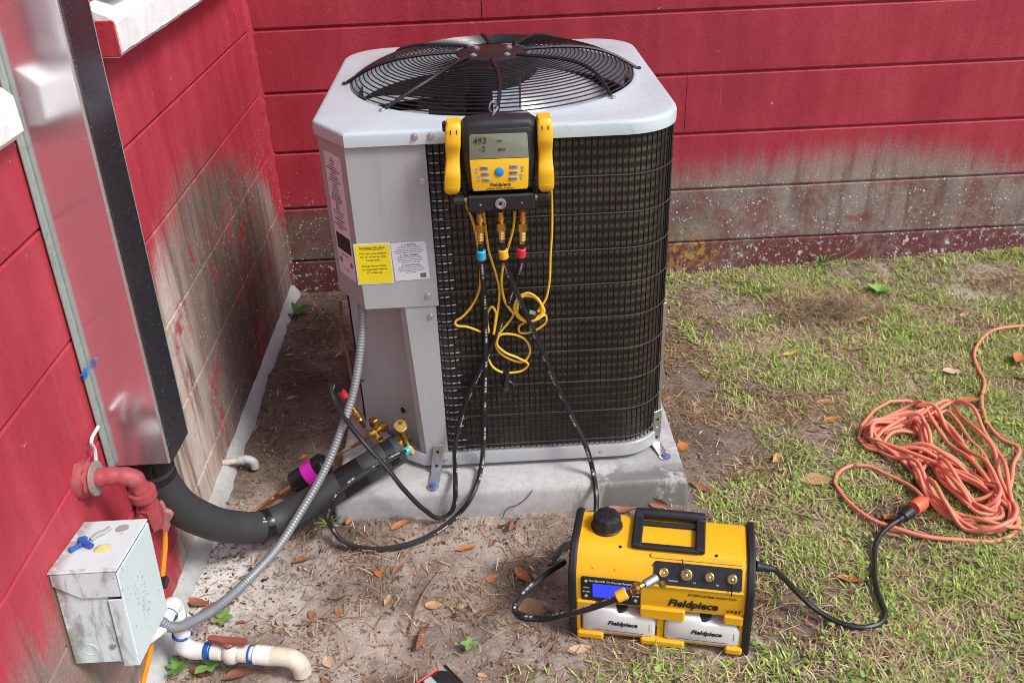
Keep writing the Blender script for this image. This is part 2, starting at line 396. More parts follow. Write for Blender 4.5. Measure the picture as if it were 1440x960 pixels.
def height(x, y):
    if x < -.02 or y > .02: return -.03
    h = mn.fractal(Vector((x*4.2, y*4.2, 1.7)), 1, 2, 5)*.011 + mn.noise(Vector((x*21, y*21, .5)))*.0035
    h += .03*sm(1.3, 2.6, x)*sm(-.7, 0, y)
    h += .016*sm(.10, 0, x)*sm(-1.5, -.4, y) - .004
    if x > .27 and x < 1.26 and y < -.3: h += .012*sm(-1.40, -1.30, y)*sm(-1.2, -1.29, -abs(y)*0+y*0-1.29)
    return h
def axis_grid(lo, hi, st, far_lo, far_hi):
    a = list(np.arange(lo, hi+1e-6, st)); d = st
    while a[-1] < far_hi: d *= 1.5; a.append(a[-1]+d)
    d = st
    while a[0] > far_lo: d *= 1.5; a.insert(0, a[0]-d)
    return a
GX = axis_grid(-.02, 3.0, .0105, -60, 90); GY = axis_grid(-2.15, .03, .0105, -120, 40)
gv = []; tv = []; dv = []; lv = []
for y in GY:
    for x in GX:
        near = -.3 < x < 3.4 and -2.6 < y < .3
        gv.append((x, y, height(x, y) if near else -.004)); tv.append(turf(x, y) if near else .7)
        if near:
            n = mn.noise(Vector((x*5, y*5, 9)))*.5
            dm = sm(.36, .12, x+n*.2)*sm(-1.28, -1.0, y+n*.1)*.9  # darker soil between left wall and condenser
            dm = max(dm, .85*sm(1.75, 1.2, x)*sm(1.1, 1.22, x)*sm(-1.5, -1.2, y))  # damp brown soil right of the pad
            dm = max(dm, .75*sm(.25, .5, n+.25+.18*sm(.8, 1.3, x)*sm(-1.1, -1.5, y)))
            dm = max(dm, .9*sm(.08, .03, abs(y+1.35))*sm(.26, .34, x)*sm(.55, .35, x))  # darker strip along the pad's front left foot
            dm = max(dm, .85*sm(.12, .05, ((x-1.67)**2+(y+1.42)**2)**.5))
            dv.append(min(1, dm)); lv.append(.95*sm(.19, .03, ((x-.03)**2+((y+1.47)*.55)**2)**.5+n*.06)+.35*sm(.2, .1, abs(x-.16-n*.1))*sm(-1.7, -1.5, y)*sm(-1.3, -1.45, y))
        else: dv.append(0); lv.append(0)
nx = len(GX)
gf = [(j*nx+i, j*nx+i+1, (j+1)*nx+i+1, (j+1)*nx+i) for j in range(len(GY)-1) for i in range(nx-1)]
me = bpy.data.meshes.new("ground"); me.from_pydata(gv, [], gf); me.materials.append(m_soil)
for nm, arr in (("turf", tv), ("dark_soil", dv), ("lime", lv)):
    me.attributes.new(nm, 'FLOAT', 'POINT').data.foreach_set("value", arr)
me.polygons.foreach_set("use_smooth", [True]*len(gf))
tag(link("ground", me), kind="structure")

# ------------------------------------------------------------------ block walls
CH, CL, Z0 = .2032, .3970, .125
def block_mesh(w, h, b=.006):
    """one masonry block: face towards -y at y=0, soft arrises, 12 cm of its depth"""
    mb = MB()
    r = lambda i, y: [(-w/2, y, -h/2+i), (w/2, y, -h/2+i), (w/2, y, h/2-i*.7), (-w/2, y, h/2-i*.7)]
    mb.sweep([r(0, .12), r(0, b), r(b*.35, b*.35), r(b, 0)])
    me = bpy.data.meshes.new("concrete_block"); me.from_pydata(mb.v, [], mb.f)
    return me
def wall(name, label, loc, rotz, m, length, off, mirror=1, gap=.0055, bev=.006):
    root = empty(name, loc, label, "wall", rot=Matrix.Rotation(rotz, 3, 'Z'))
    full = block_mesh(CL-.0002, CH-gap, bev); full.materials.append(m)
    cache = {round(CL-.0002, 4): full}
    bk = MB(); bk.box((mirror*length/2, .075, 1.2), (length+.1, .13, 2.9)); bk.build("mortar", m, root, local=True, smooth=0)
    for k in range(-1, 11):
        x = -((k % 2)*CL/2+off)-CL
        vj = {4: .75, 2: 1.425}.get(k) if mirror > 0 else None      # two open upright joints
        if vj: x = vj-CL*math.ceil(vj/CL)
        while x < length:
            a, b = max(x, 0.0), min(x+CL, length); x += CL
            if b-a < .03: continue
            if vj and abs(b-vj) < .01: b -= .003 if k == 4 else .0015
            w = round(b-a-.0002, 4)
            if w not in cache: cache[w] = block_mesh(w, CH-gap, bev); cache[w].materials.append(m)
            jx, jz = rng.uniform(-.0001, .0001, 2)
            o = link("concrete_block", cache[w], root, Matrix.Translation((mirror*(a+b)/2, jx, Z0+CH*k+CH/2)) @ Matrix.Rotation(rng.uniform(-.0002, .0002), 4, 'Z'))
    return root
back = wall("block_wall", "long red painted block wall running behind the condenser and lawn, worn grey and lichened near the ground", (0, 0, 0), 0, m_back, 5.2, -.031)
leftw = wall("block_wall", "red painted block wall on the left carrying the metal duct, grey box and white sills", (0, 0, 0), PI/2, m_left, 5.0, .12, -1, .003, .0042)
# white sills, their windows and the rough footing belong to the left wall
def shell_box(x0, x1, y0, y1, z0, z1, rough=.003, nx=4, ny=30):
    mb = MB(); mb.box(((x0+x1)/2, (y0+y1)/2, (z0+z1)/2), (x1-x0, y1-y0, z1-z0), .008); return mb
sill = MB()
for yy0, yy1, x1, zb in ((-1.236, -.22, .058, 1.128), (-2.9, -1.632, .03, 1.098)):
    N = 40; rings = []
    for i in range(N+1):
        y = yy0+(yy1-yy0)*i/N; j = lambda s: mn.noise(Vector((y*24, s, x1)))*.0035
        rings.append([(-.01, y, zb+j(1)), (x1-.008, y, zb+j(2)), (x1+j(3), y, zb+.009), (x1+j(4), y, zb+.062+j(5)), (x1-.012, y, zb+.074), (-.01, y, zb+.098)])
    mb = MB(); mb.sweep(rings); mb.build("window_sill", m_sill, leftw, smooth=30)
MB().box((.0255, -1.2375, 1.163), (.062, .005, .066), .002).build("sill_end", m_left, leftw)
m_glass = simple("dark window glass", (.02, .022, .025), .06, var=.05, bump=0)
m_white = simple("white frame paint", (.75, .76, .76), .45, grime=.2)
for yy0, yy1, zb in ((-1.16, -.30, 1.22), (-2.8, -1.72, 1.20)):
    w = MB(); zt = 2.15
    for (c, s) in (((.018, (yy0+yy1)/2, zb+.02), (.05, yy1-yy0, .04)), ((.018, (yy0+yy1)/2, zt-.02), (.05, yy1-yy0, .04)), ((.018, yy0+.02, (zb+zt)/2), (.047, .04, zt-zb-.082)), ((.018, yy1-.02, (zb+zt)/2), (.047, .04, zt-zb-.082)), ((.018, (yy0+yy1)/2, (zb+zt)/2), (.044, yy1-yy0-.082, .035))):
        w.box(c, s, .004)
    fr = w.build("window", m_white, leftw)
    MB().box((.014, (yy0+yy1)/2, (zb+zt)/2), (.012, yy1-yy0-.06, zt-zb-.06)).build("pane", m_glass, fr)
ft = MB(); rings = []
for i in range(121):
    y = -2.6+2.58*i/120; j = mn.noise(Vector((y*9, 2, 0)))*.010+mn.noise(Vector((y*31, 5, 0)))*.005
    rings.append([(-.01, y, -.03), (.034+j, y, -.03), (.026+j, y, .016+j*.6), (.010, y, .040+j), (-.01, y, .046+j)])
ft.sweep(rings).build("footing", m_foot, leftw, smooth=60)

cb_ = MB(); rings = []
for i in range(181):                                  # lumpy mortar bead in the corner of the two walls
    z = -.03+2.3*i/180; a = .013+.005*mn.noise(Vector((3, 1, z*26)))+.004*mn.noise(Vector((7, 2, z*70))); b_ = .016+.006*mn.noise(Vector((9, 4, z*22)))+.004*mn.noise(Vector((1, 8, z*75)))
    rings.append([(-.005, .005, z), (-.005, -b_, z), (.004+a*.3, -b_*.55, z), (a*.62, -.004-b_*.2, z), (a+.004, .005, z)])
cb_.sweep(rings).build("corner_bead", m_back, back, smooth=60)

# ------------------------------------------------------------------ concrete pad
pad = MB(); prof = [(0, 0.0), (0, .070), (.006, .081), (.016, .085)]
PX0, PX1, PY0, PY1 = .325, 1.195, -1.305, -.395
def padring(i, z, dz):
    out = []
    for p, q in rrect(PX1-PX0-2*i, PY1-PY0-2*i, .012, 3, (PX0+PX1)/2, (PY0+PY1)/2): out.append((p, q, z))
    return out
pad.sweep([padring(0, -.05, 0), padring(-.004, .0, 0), padring(.0, .068, 0), padring(.004, .079, 0), padring(.013, .085, 0)])
pado = pad.build("concrete_pad", m_pad, smooth=50, label="weathered grey concrete pad under the condenser with a wet front right corner", cat="concrete pad")

# ------------------------------------------------------------------ condenser
def paint_mat():
    t = NT("condenser grey paint"); n = t.noise(t.obj, 3, 4); n2 = t.noise(t.mapv(t.obj, (30, 30, 2)), 1, 5, .6)
    col = t.mix(n, (.355, .362, .365, 1), (.415, .422, .425, 1))
    col = t.mix(t.math('MULTIPLY', t.step(n2, .52, .78), .32), col, (.24, .228, .215, 1))
    t.bump(t.noise(t.obj, 500, 2), .08, .0005)
    return t.out(col, t.math('MULTIPLY_ADD', n2, .15, .27), Specular_IOR_Level=.55)
m_paint = paint_mat()
def cover_mat():
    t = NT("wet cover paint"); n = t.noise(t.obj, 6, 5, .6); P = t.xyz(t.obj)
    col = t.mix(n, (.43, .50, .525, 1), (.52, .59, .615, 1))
    zone = t.step(t.noise(t.obj, 5, 4), .38, .52)
    drop = t.math('MULTIPLY', t.step(t.vor(t.obj, 95), .34, .12), t.step(t.noise(t.obj, 40, 2), .36, .52)); drop = t.math('MULTIPLY', drop, t.math('MULTIPLY', zone, t.step(P[0], -.02, .22)))
    dirt = t.step(t.noise(t.mapv(t.obj, (4, 20, 4)), 3, 6, .75, .5), .57, .72); col = t.mix(t.math('MULTIPLY', dirt, .25), col, (.20, .19, .185, 1))
    t.bump(t.math('ADD', t.math('MULTIPLY', drop, .8), t.math('MULTIPLY', n, .3)), .4, .0009)
    r = t.math('MULTIPLY_ADD', drop, -.2, t.math('MULTIPLY_ADD', n, .22, .20))
    return t.out(col, r, Specular_IOR_Level=.6)
m_cover = cover_mat()
m_black = simple("black coated wire", (.012, .012, .013), .35, bump=0)
m_blackp = simple("black plastic", (.014, .014, .015), .42, scale=12, grime=.15, grime_col='4a443d')
m_galv = simple("galvanised steel", (.55, .56, .57), .33, .9, var=.2, scale=60)
m_screw = simple("screw steel", (.62, .62, .62), .3, .85)
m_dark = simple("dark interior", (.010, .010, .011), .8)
m_blade = simple("fan blade aluminium", (.70, .71, .73), .35, .35, var=.15, scale=8)
m_bladed = simple("black fan blade", (.02, .02, .022), .3)
m_brass = simple("brass", (.64, .40, .11), .26, 1.0, var=.2, scale=60, grime=.12, grime_col='4f3a18')
m_copper = simple("copper", (.68, .33, .19), .32, 1.0, var=.2, scale=40, grime=.3, grime_col='5a3020')
m_alu = simple("bare aluminium", (.72, .72, .72), .3, 1.0, var=.2, scale=60)
m_ink = simple("black print", (.015, .015, .016), .6, bump=0)
def coil_mat():
    t = NT("coil fins"); P = t.xyz(t.obj)
    n = t.noise(t.obj, 9, 5, .65); fin = t.noise(t.mapv(t.obj, (700, 700, 6)), 1, 2)
    col = t.ramp(t.math('ADD', t.math('MULTIPLY', n, .7), t.math('MULTIPLY', fin, .3)), [(.3, (.034, .029, .024)), (.55, (.085, .072, .058)), (.75, (.15, .125, .098))])
    t.bump(fin, .5, .0015)
    return t.out(col, .38, .65)
m_coil = coil_mat()
ac = empty("air_conditioner", (.765, -.83, .085), "tall grey outdoor condenser unit with black domed fan grille and wire covered coil", "air conditioner")

def arc(cx, cy, r, a0, a1, n): return [(cx+r*math.cos(math.radians(a0+(a1-a0)*k/n)), cy+r*math.sin(math.radians(a0+(a1-a0)*k/n))) for k in range(n+1)]
def path(o=0.0, full=False):
    """plan of the coil, from the corner post round the front right, back right and back left corners; o = outward offset"""
    R = .11+o
    return [(.604, -1.205-o)] + arc(1.035, -1.095, R, -90, 0, 8) + arc(1.035, -.565, R, 0, 90, 8) + arc(.50, -.565, R, 90, 180, 8) + [(.39-o, -1.05)]
def resample(P, st):
    out = [P[0]]; acc = 0
    for (x0, y0), (x1, y1) in zip(P, P[1:]):
        L = math.hypot(x1-x0, y1-y0); d = st-acc
        while d <= L: out.append((x0+(x1-x0)*d/L, y0+(y1-y0)*d/L)); d += st
        acc = L-(d-st)
    return out
# coil: finned wall with one ridge per tube row
cm = MB(); rings = []; rows = 38; zb, zt = .135, .932
pi_ = path(-.0068); po = path(-.003)
for r in range(rows*4+1):
    z = zb+(zt-zb)*r/(rows*4); k = .5-.5*math.cos(2*PI*r/4)
    rings.append([(a[0]+(b[0]-a[0])*k, a[1]+(b[1]-a[1])*k, z) for a, b in zip(pi_, po)])
cm.sweep(rings, closed=False, cap=False); cm.build("coil", m_coil, ac, smooth=80)
tb = MB()
for r in range(rows):
    z = zb+(zt-zb)*(r+.5)/rows
    tb.tube([(.612, -1.203, z), (.63, -1.2070, z), (.650+.010*math.sin(r*2.1), -1.2045, z)], .0022, 6, 3)
tb.build("coil_tube", simple("dull aluminium", (.42, .42, .42), .4, .8, var=.4, scale=50), ac, kind="stuff")
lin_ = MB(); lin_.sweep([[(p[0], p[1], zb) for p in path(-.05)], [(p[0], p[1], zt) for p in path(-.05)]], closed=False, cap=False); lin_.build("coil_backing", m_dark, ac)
m_hoop = simple('worn wire', (.16, .155, .15), .3, .7, var=.6, scale=90)
# wire guard
gd = MB(); g1 = path(.0062); g2 = path(.0085)
for x, y in resample(g1, .0132): gd.tube([(x, y, .138), (x, y, .936)], .00165, 4, smooth=False)
gd.build("guard_wire", m_black, ac, kind="stuff")
for k in range(10):
    z = .155+.0855*k
    gw = MB(); gw.tube([(x, y, z+.0015*math.sin(x*9+k)) for x, y in g2], .0012, 5, 1, smooth=False); gw.build("guard_hoop", m_hoop, ac)
# base pan
bp = MB(); P1 = path(.0125)+[(.392, -1.085), (.43, -1.14), (.545, -1.214)]; P0 = path(-.03)+[(.42, -1.06), (.45, -1.11), (.56, -1.175)]
n = len(P1)
bp.sweep([[(p[0], p[1], .100) for p in P0], [(p[0], p[1], .100) for p in P1], [(p[0], p[1], .132) for p in P1], [(p[0]*.994+.765*.006, p[1]*.994-.83*.006, .135) for p in P1], [(p[0], p[1], .128) for p in P0]], cap=False)
bp.build("base_pan", m_paint, ac, smooth=40)
bt = MB(); bt.prism([(p[0], p[1]) for p in P0], .101, .106); bt.build("base_plate", m_dark, ac, smooth=0)
for x in (.50, 1.0):
    for y in (-1.05, -.58): MB().box((x, y, .0935), (.06, .06, .0165), .003).build("foot", m_blackp, ac)
# corner post and recessed service panel
po_ = MB(); po_.sweep([[(.607, -1.2145, .102), (.555, -1.2145, .102), (.540, -1.200, .102), (.607, -1.196, .102)], [(.609, -1.2145, .553), (.539, -1.2145, .553), (.525, -1.200, .553), (.609, -1.196, .553)]])
po_.build("corner_post", m_paint, ac, smooth=0)
sp = MB(); N = 14; lo = []; hi = []
for k in range(N+1):                                   # slightly dished sheet between post and left side
    t = k/N; x = .554+(.388-.554)*t; y = -1.203+(.150)*t; b = .014*math.sin(PI*t)
    lo.append((x+b*.67, y+b*.74, .104)); hi.append((x+b*.67-.008*(1-t), y+b*.74, .556))
sp.sweep([lo, hi], closed=False, cap=False); sp.build("service_panel", m_paint, ac, smooth=60)
# control box cover, chamfered like the corner
cp_ = [(.616, -1.2175), (.450, -1.2175), (.378, -1.106), (.378, -1.00), (.616, -1.00)][::-1]
cb = MB(); cx, cy = .5, -1.1
def cpr(i, z): return [(p[0]+(cx-p[0])*i/.12, p[1]+(cy-p[1])*i/.12, z) for p in cp_]
cb.sweep([cpr(.003, .548), cpr(.0, .551), cpr(0, .936)]); cb.build("control_panel", m_paint, ac, smooth=25)
# top cover with a hole for the fan
FC = Vector((.765, -.826)); RH = .338
def ray_out(th, ins):
    """outline of the cover (chamfered front left, rounded elsewhere) along direction th from the fan centre"""
    poly = [(.452-.0*ins, -1.226), (1.035, -1.226)] + arc(1.035, -1.107, .119, -90, 0, 8)[1:] + arc(1.035, -.545, .119, 0, 90, 8) + arc(.492, -.545, .119, 90, 180, 8) + [(.372, -1.112)]
    d = Vector((math.cos(th), math.sin(th))); best = 9
    for i in range(len(poly)):
        a = Vector(poly[i])-FC; b = Vector(poly[(i+1) % len(poly)])-FC; e = b-a
        den = d.x*e.y-d.y*e.x
        if abs(den) < 1e-9: continue
        t = (a.x*e.y-a.y*e.x)/den; u = (a.x*d.y-a.y*d.x)/den
        if t > 0 and -1e-6 <= u <= 1+1e-6: best = min(best, t)
    return best
ths = [2*PI*k/180 for k in range(180)]
for cxy in ((.452, -1.226), (.372, -1.112)): ths.append(math.atan2(cxy[1]+.826, cxy[0]-.765) % (2*PI))
ths.sort(); RO = [ray_out(t, 0) for t in ths]
def cring(f, z): return [(FC.x+math.cos(t)*f(r), FC.y+math.sin(t)*f(r), z(r) if callable(z) else z) for t, r in zip(ths, RO)]
tc = MB()
tc.sweep([cring(lambda r: r-.004, .927), cring(lambda r: r, .927), cring(lambda r: r, .949), cring(lambda r: r-.0018, .9535), cring(lambda r: r-.006, .956), cring(lambda r: r-.014, .957),
          cring(lambda r: max(RH+.018, r-.05), .9585), cring(lambda r: RH+.012, .960), cring(lambda r: RH+.004, .963), cring(lambda r: RH, .962), cring(lambda r: RH-.002, .90)], cap=False)
tc.build("top_cover", m_cover, ac, smooth=40)
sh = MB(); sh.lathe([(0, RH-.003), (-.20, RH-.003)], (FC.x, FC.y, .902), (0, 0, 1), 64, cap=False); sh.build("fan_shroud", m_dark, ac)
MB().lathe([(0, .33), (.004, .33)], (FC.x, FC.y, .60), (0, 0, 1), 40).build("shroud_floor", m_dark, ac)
# fan grille: concentric rings on twisted ribs
def gz(r): return .966+.052*(1-min(1, max(0, (r-.088)/(.338-.088)))**3.4)
for k in range(25):
    r = .100+(.336-.100)*k/24
    MB().tube([(FC.x+r*math.cos(2*PI*j/72), FC.y+r*math.sin(2*PI*j/72), gz(r)) for j in range(72)], .0017, 5, 1, smooth=False, closed=True).build("grille_ring", m_black, ac)
for k in range(8):
    a0 = math.radians(45*k-90+(1.5 if k else 0)); pts = []
    for j in range(13):
        t = j/12; r = .08+(.350-.08)*t; a = a0+.22*math.sin(PI*t)*(.8 if k % 2 else .25)
        z = gz(r)+.0035 if t < .96 else .963
        pts.append((FC.x+r*math.cos(a), FC.y+r*math.sin(a), z))
    MB().tube(pts, .0042, 6, 2).build("grille_rib", m_black, ac)
    e = pts[-1]; MB().box((e[0], e[1], .9625), (.022, .010, .006), .002, Matrix.Rotation(a0, 3, 'Z')).build("grille_clip", m_black if k % 2 == 0 else m_galv, ac)
hub = MB().lathe([(0, .0), (0, .084), (.003, .086), (.005, .083), (.005, 0)], (FC.x, FC.y, 1.014), (0, 0, 1), 40).build("grille_hub", m_blackp, ac)
for k in range(4):
    a = math.radians(90*k+40); MB().lathe([(0, .0085), (.003, .0085), (.0045, .005), (.006, .003), (.007, 0)], (FC.x+.056*math.cos(a), FC.y+.056*math.sin(a), 1.0185), (0, 0, 1), 10).build("hub_bolt", m_screw, hub)
motor = MB().lathe([(0, .03), (.0, .060), (.01, .068), (.13, .068), (.145, .045), (.145, .02), (.17, .018)], (FC.x, FC.y, .842), (0, 0, 1), 28).build("fan_motor", m_blackp, ac)
ml = MB(); ml.sweep([[(FC.x+.0692*math.cos(a), FC.y+.0692*math.sin(a), z) for a in [math.radians(-92+9*i) for i in range(8)]] for z in (.862, .945)], closed=False, cap=False)
ml.build("motor_label", simple("motor label", (.62, .68, .76), .4, bump=0), motor, smooth=60)
for k in range(3):
    b = MB(); rings = []
    for j in range(9):
        t = j/8; r = .06+(.325-.06)*t; row = []
        for i in range(7):
            s_ = i/6; a = math.radians(120*k+28+ (s_-.5)*(44+16*t) + 9*t)
            row.append((FC.x+r*math.cos(a), FC.y+r*math.sin(a), .880+.075*(s_-.5)*(1-.25*t)+.012*math.sin(PI*s_)))
        rings.append(row)
    b.sweep(rings, closed=False, cap=False); b.sweep([[(p[0], p[1], p[2]-.0025) for p in r[::-1]] for r in rings], closed=False, cap=False)
    b.build("fan_blade", m_blade, ac, smooth=60)
# screws on the sheet metal
def screw(p, d=(0, -1, 0), r=.0062, par=ac):
    MB().lathe([(0, r*1.25), (.0012, r*1.25), (.0016, r*.8), (.0045, r*.75), (.0048, .0)], p, d, 10).build("screw", m_screw, par)
screw((0.597,-1.226,0.944)); screw((0.630,-1.226,0.944))
for p in ((.594, -1.2178, .578), (.596, -1.2148, .524), (.601, -1.2148, .118), (.66, -1.2142, .117), (.99, -1.2142, .117), (.602, -1.2178, .845)): screw(p)
for q in ((1.074,-1.170,0.928), (1.078,-1.170,0.937)): pass
MB().lathe([(0, .008), (.002, .008), (.0021, 0)], (.502, -1.162, .235), (-.67, -.74, 0), 12).build("plug_hole", m_dark, ac)
# hold-down straps
def strap(name_pts, foot_c, foot_rot, ydir, par=ac):
    b = MB()
    for (a, c) in zip(name_pts, name_pts[1:]):
        a, c = Vector(a), Vector(c); d = (c-a); u = d.normalized(); w = Vector(ydir).normalized(); nrm = u.cross(w)
        b.box((a+c)/2, (d.length, .026, .0022), .0008, Matrix((u, w, nrm)).transposed())
    s_ = b.build("hold_down_strap", m_galv, par)
    MB().lathe([(0, .015), (.0024, .015), (.0024, .012), (.0025, 0)], foot_c, (0, 0, 1), 16).build("strap_foot", m_galv, s_)
    MB().lathe([(0, .0095), (.002, .0095), (.003, .0075), (.007, .0065), (.0075, 0)], Vector(foot_c)+Vector((0, 0, .0025)), (0, 0, 1), 6).build("anchor_bolt", simple("blue anchor bolt", (.08, .16, .45), .4, .3, grime=.6), s_)
    for k in range(3):
        a, c = Vector(name_pts[0]), Vector(name_pts[1]); q = a.lerp(c, .25+.27*k)
        nn = (c-a).normalized().cross(Vector(ydir).normalized()); nn = nn if nn.y < 0 or nn.x > .5 else -nn
        MB().lathe([(0, .004), (.0012, .004), (.0013, 0)], q+nn*.0012, nn, 8).build("strap_hole", m_dark if k != 1 else m_screw, s_)
strap([(.585, -1.2205, .165), (.575, -1.228, .092), (.570, -1.275, .0885)], (.568, -1.283, .086), 0, (1, 0, 0))
strap([(1.140, -1.158, .190), (1.138, -1.165, .092), (1.150, -1.205, .0885)], (1.152, -1.214, .086), 0, (.9, .5, 0))
MB().box((1.147, -1.128, .31), (.018, .003, .34), .001, Matrix.Rotation(math.radians(35), 3, 'Z')).build("corner_trim", m_galv, ac)
# stickers
def sticker(name, m, o, xd, w, h, parent=ac, r=.003, t=.0006, rot=0.0):
    M = face_m(o, xd, (0, 0, 1)) @ Matrix.Rotation(rot, 4, 'Z')
    mb = MB(); mb.prism(rrect(w, h, r, 3), 0, t, lambda p, q, d: tuple(M @ Vector((p, q, d))))
    return mb.build(name, m, parent, smooth=0), M
m_yel = simple("yellow sticker", (.80, .66, .01), .45, var=.04, bump=0)
m_lab = simple("white sticker", (.66, .66, .69), .45, var=.05, bump=0)
m_greyink = simple("grey print", (.13, .13, .14), .6, bump=0)
yb = Vector((0.482,-1.218,0.662)); wb = Vector((0.562,-1.218,0.664))
w0, M0 = sticker("white_border", m_lab, yb, (1, 0, 0), .0800, .0985, r=.002, t=.0004)
w1, M1 = sticker("notice_sticker", m_yel, yb, (1, 0, 0), .0755, .0935, r=.006, t=.0008)
def lines(par, M, rows, x=0.0, z=.0010, m=m_ink):
    for (s_, size, yy, *k) in rows: text(s_, size, par, M @ Matrix.Translation((x, yy, z)), m, bold=(k[0] if k else .004), sx=(k[1] if len(k) > 1 else 1.0), align=(k[2] if len(k) > 2 else 'CENTER'), depth=.00008)
lines(w1, M1, [("Installer Notice", .0088, .0385, .012), ("This unit is pre-charged", .0062, .0255), ("for 15' of line set (OR", .0062, .0175), ("Listed Line).", .0062, .0095), ("Charge amount listed", .0062, -.0045), ("on rating label reflects", .0062, -.0125), ("15' of line set.", .0062, -.0205)])
MB().prism([(-.024, .0335), (.024, .0335), (.024, .0342), (-.024, .0342)], .0009, .0011, lambda p, q, d: tuple(M1 @ Vector((p, q, d)))).build("underline", m_ink, w1, smooth=0)
w2, M2 = sticker("warning_sticker", m_lab, wb, (1, 0, 0), .0765, .0905, r=.001, rot=.03)
warn = [("\u26a0 WARNING", .0052, .0395, .012), ("ELECTRICAL SHOCK HAZARD", .0036, .0345), ("Failure to follow this warning could result in", .0030, .0295), ("personal injury or death. Disconnect power before", .0030, .0255), ("opening unit. Install per local and national codes.", .0030, .0215),
        ("\u26a0 AVERTISSEMENT", .0050, .0155, .012), ("RISQUE DE CHOC ELECTRIQUE", .0036, .0105), ("Le non-respect de cet avertissement pourrait", .0030, .0060), ("causer des blessures ou la mort. Couper le", .0030, .0020), ("courant avant d'ouvrir cette unite.", .0030, -.0020),
        ("\u26a0 ADVERTENCIA", .0050, -.0085, .012), ("PELIGRO DE DESCARGA ELECTRICA", .0034, -.0135), ("No seguir esta advertencia podria causar lesiones", .0030, -.0180), ("o la muerte. Desconecte la energia antes", .0030, -.0220), ("de abrir la unidad.", .0030, -.0260)]
lines(w2, M2, warn, m=m_greyink)
MB().prism([(.018, -.041), (.031, -.041), (.031, -.030), (.018, -.030)], .0007, .0009, lambda p, q, d: tuple(M2 @ Vector((p, q, d)))).build("printed_box", m_greyink, w2, smooth=0)
# rating label on the chamfer
cdv = Vector((.072, -.1115, 0)).normalized(); rl = Vector((.415, -1.1618, .761))+Vector((-cdv.y, cdv.x, 0))*-.0012*-1
nrmc = cdv.cross(Vector((0, 0, 1))); rl = Vector((.4140, -1.1618, .752))+nrmc*.0006
w3, M3 = sticker("rating_label", simple("rating label", (.74, .70, .73), .45, var=.04, bump=0), rl, cdv, .082, .290, r=.004)
rows = []; rr = random.Random(3)
words_ = ["SERIAL", "PROD NO", "MODEL NO", "FACTORY CHARGED R-410A", "POWER SUPPLY 208/230 VOLTS", "1 PH 60 HZ", "PERMISSIBLE VOLTAGE", "MAX 253 MIN 197", "SUITABLE FOR OUTDOOR USE", "COMPRESSOR", "FAN MOTOR", "DESIGN PRESSURE", "HI 450 PSI LO 250 PSI", "MIN CIRCUIT AMPS", "MAX FUSE OR BREAKER", "MIN UNIT DISCONNECT"]
for k in range(26): rows.append((words_[k % len(words_)], rr.choice([.0042, .0036, .005]), .133-.0064*k, .006, .95, rr.choice(['LEFT', 'CENTER', 'CENTER'])))
lines(w3, M3, [(a, b, c, d, e, 'CENTER') for a, b, c, d, e, f in rows], x=-.004)
MB().prism(rrect(.068, .040, .002, 2, 0, -.062), .0007, .0010, lambda p, q, d: tuple(M3 @ Vector((p, q, d)))).build("label_panel", m_ink, w3, smooth=0)
lines(w3, M3, [("carrier", .010, -.050, .02), ("air conditioning", .006, -.060), ("made to order", .004, -.070)][:0], z=.0013, m=m_lab)
for x in (-.026, .026): MB().prism(rrect(.012, .012, .001, 1, x, -.108), .0007, .0009, lambda p, q, d: tuple(M3 @ Vector((p, q, d)))).build("printed_mark", m_greyink, w3, smooth=0)
lines(w3, M3, [("MADE IN U.S.A.", .005, -.092), ("PATENT PENDING", .0036, -.128)])
# service valves on the recessed panel
def valve(name, base, out, r, capup):
    base, out = Vector(base), Vector(out).normalized()
    v = MB(); v.lathe([(0, r*1.1), (.020, r*1.1), (.021, r*.8), (.052, r*.8), (.053, 0)], base, out, 12)
    v.lathe([(0, r*.62), (.020, r*.62), (.021, r*.95), (.036, r*.95), (.039, r*.7), (.0392, 0)], base+out*.034, (0, 0, 1) if capup else out, 6)
    v.lathe([(0, r*.5), (.022, r*.5), (.023, r*.75), (.030, r*.75), (.031, 0)], base+out*.036, Vector((.5, -.7, -.25)), 10)
    return v.build(name, m_brass, ac, smooth=30)
nout = Vector((-.67, -.74, 0))
lv = (0.426,-1.175,0.183); sv = (0.476,-1.200,0.152)
valve("liquid_valve", Vector(lv)-nout*.035, nout, .0125, True)
valve("suction_valve", Vector(sv)-nout*.04, nout, .016, False)
vx = MB(); vx.lathe([(0, .0), (0, .017), (.008, .0175), (.010, .015), (.0102, 0)], (0.498,-1.225,0.229), (.1, -.5, .86), 16); vx.tube([(0.499,-1.222,0.218), (0.506,-1.225,0.186), (0.516,-1.230,0.159)], .0075, 8, 3)
vx.lathe([(0, .011), (.016, .011), (.017, .008), (.02, .008)], (0.512,-1.228,0.170), Vector((0.521,-1.230,0.154))-Vector((0.506,-1.225,0.186)), 6).build("suction_valve_cap", m_brass, ac, smooth=30)

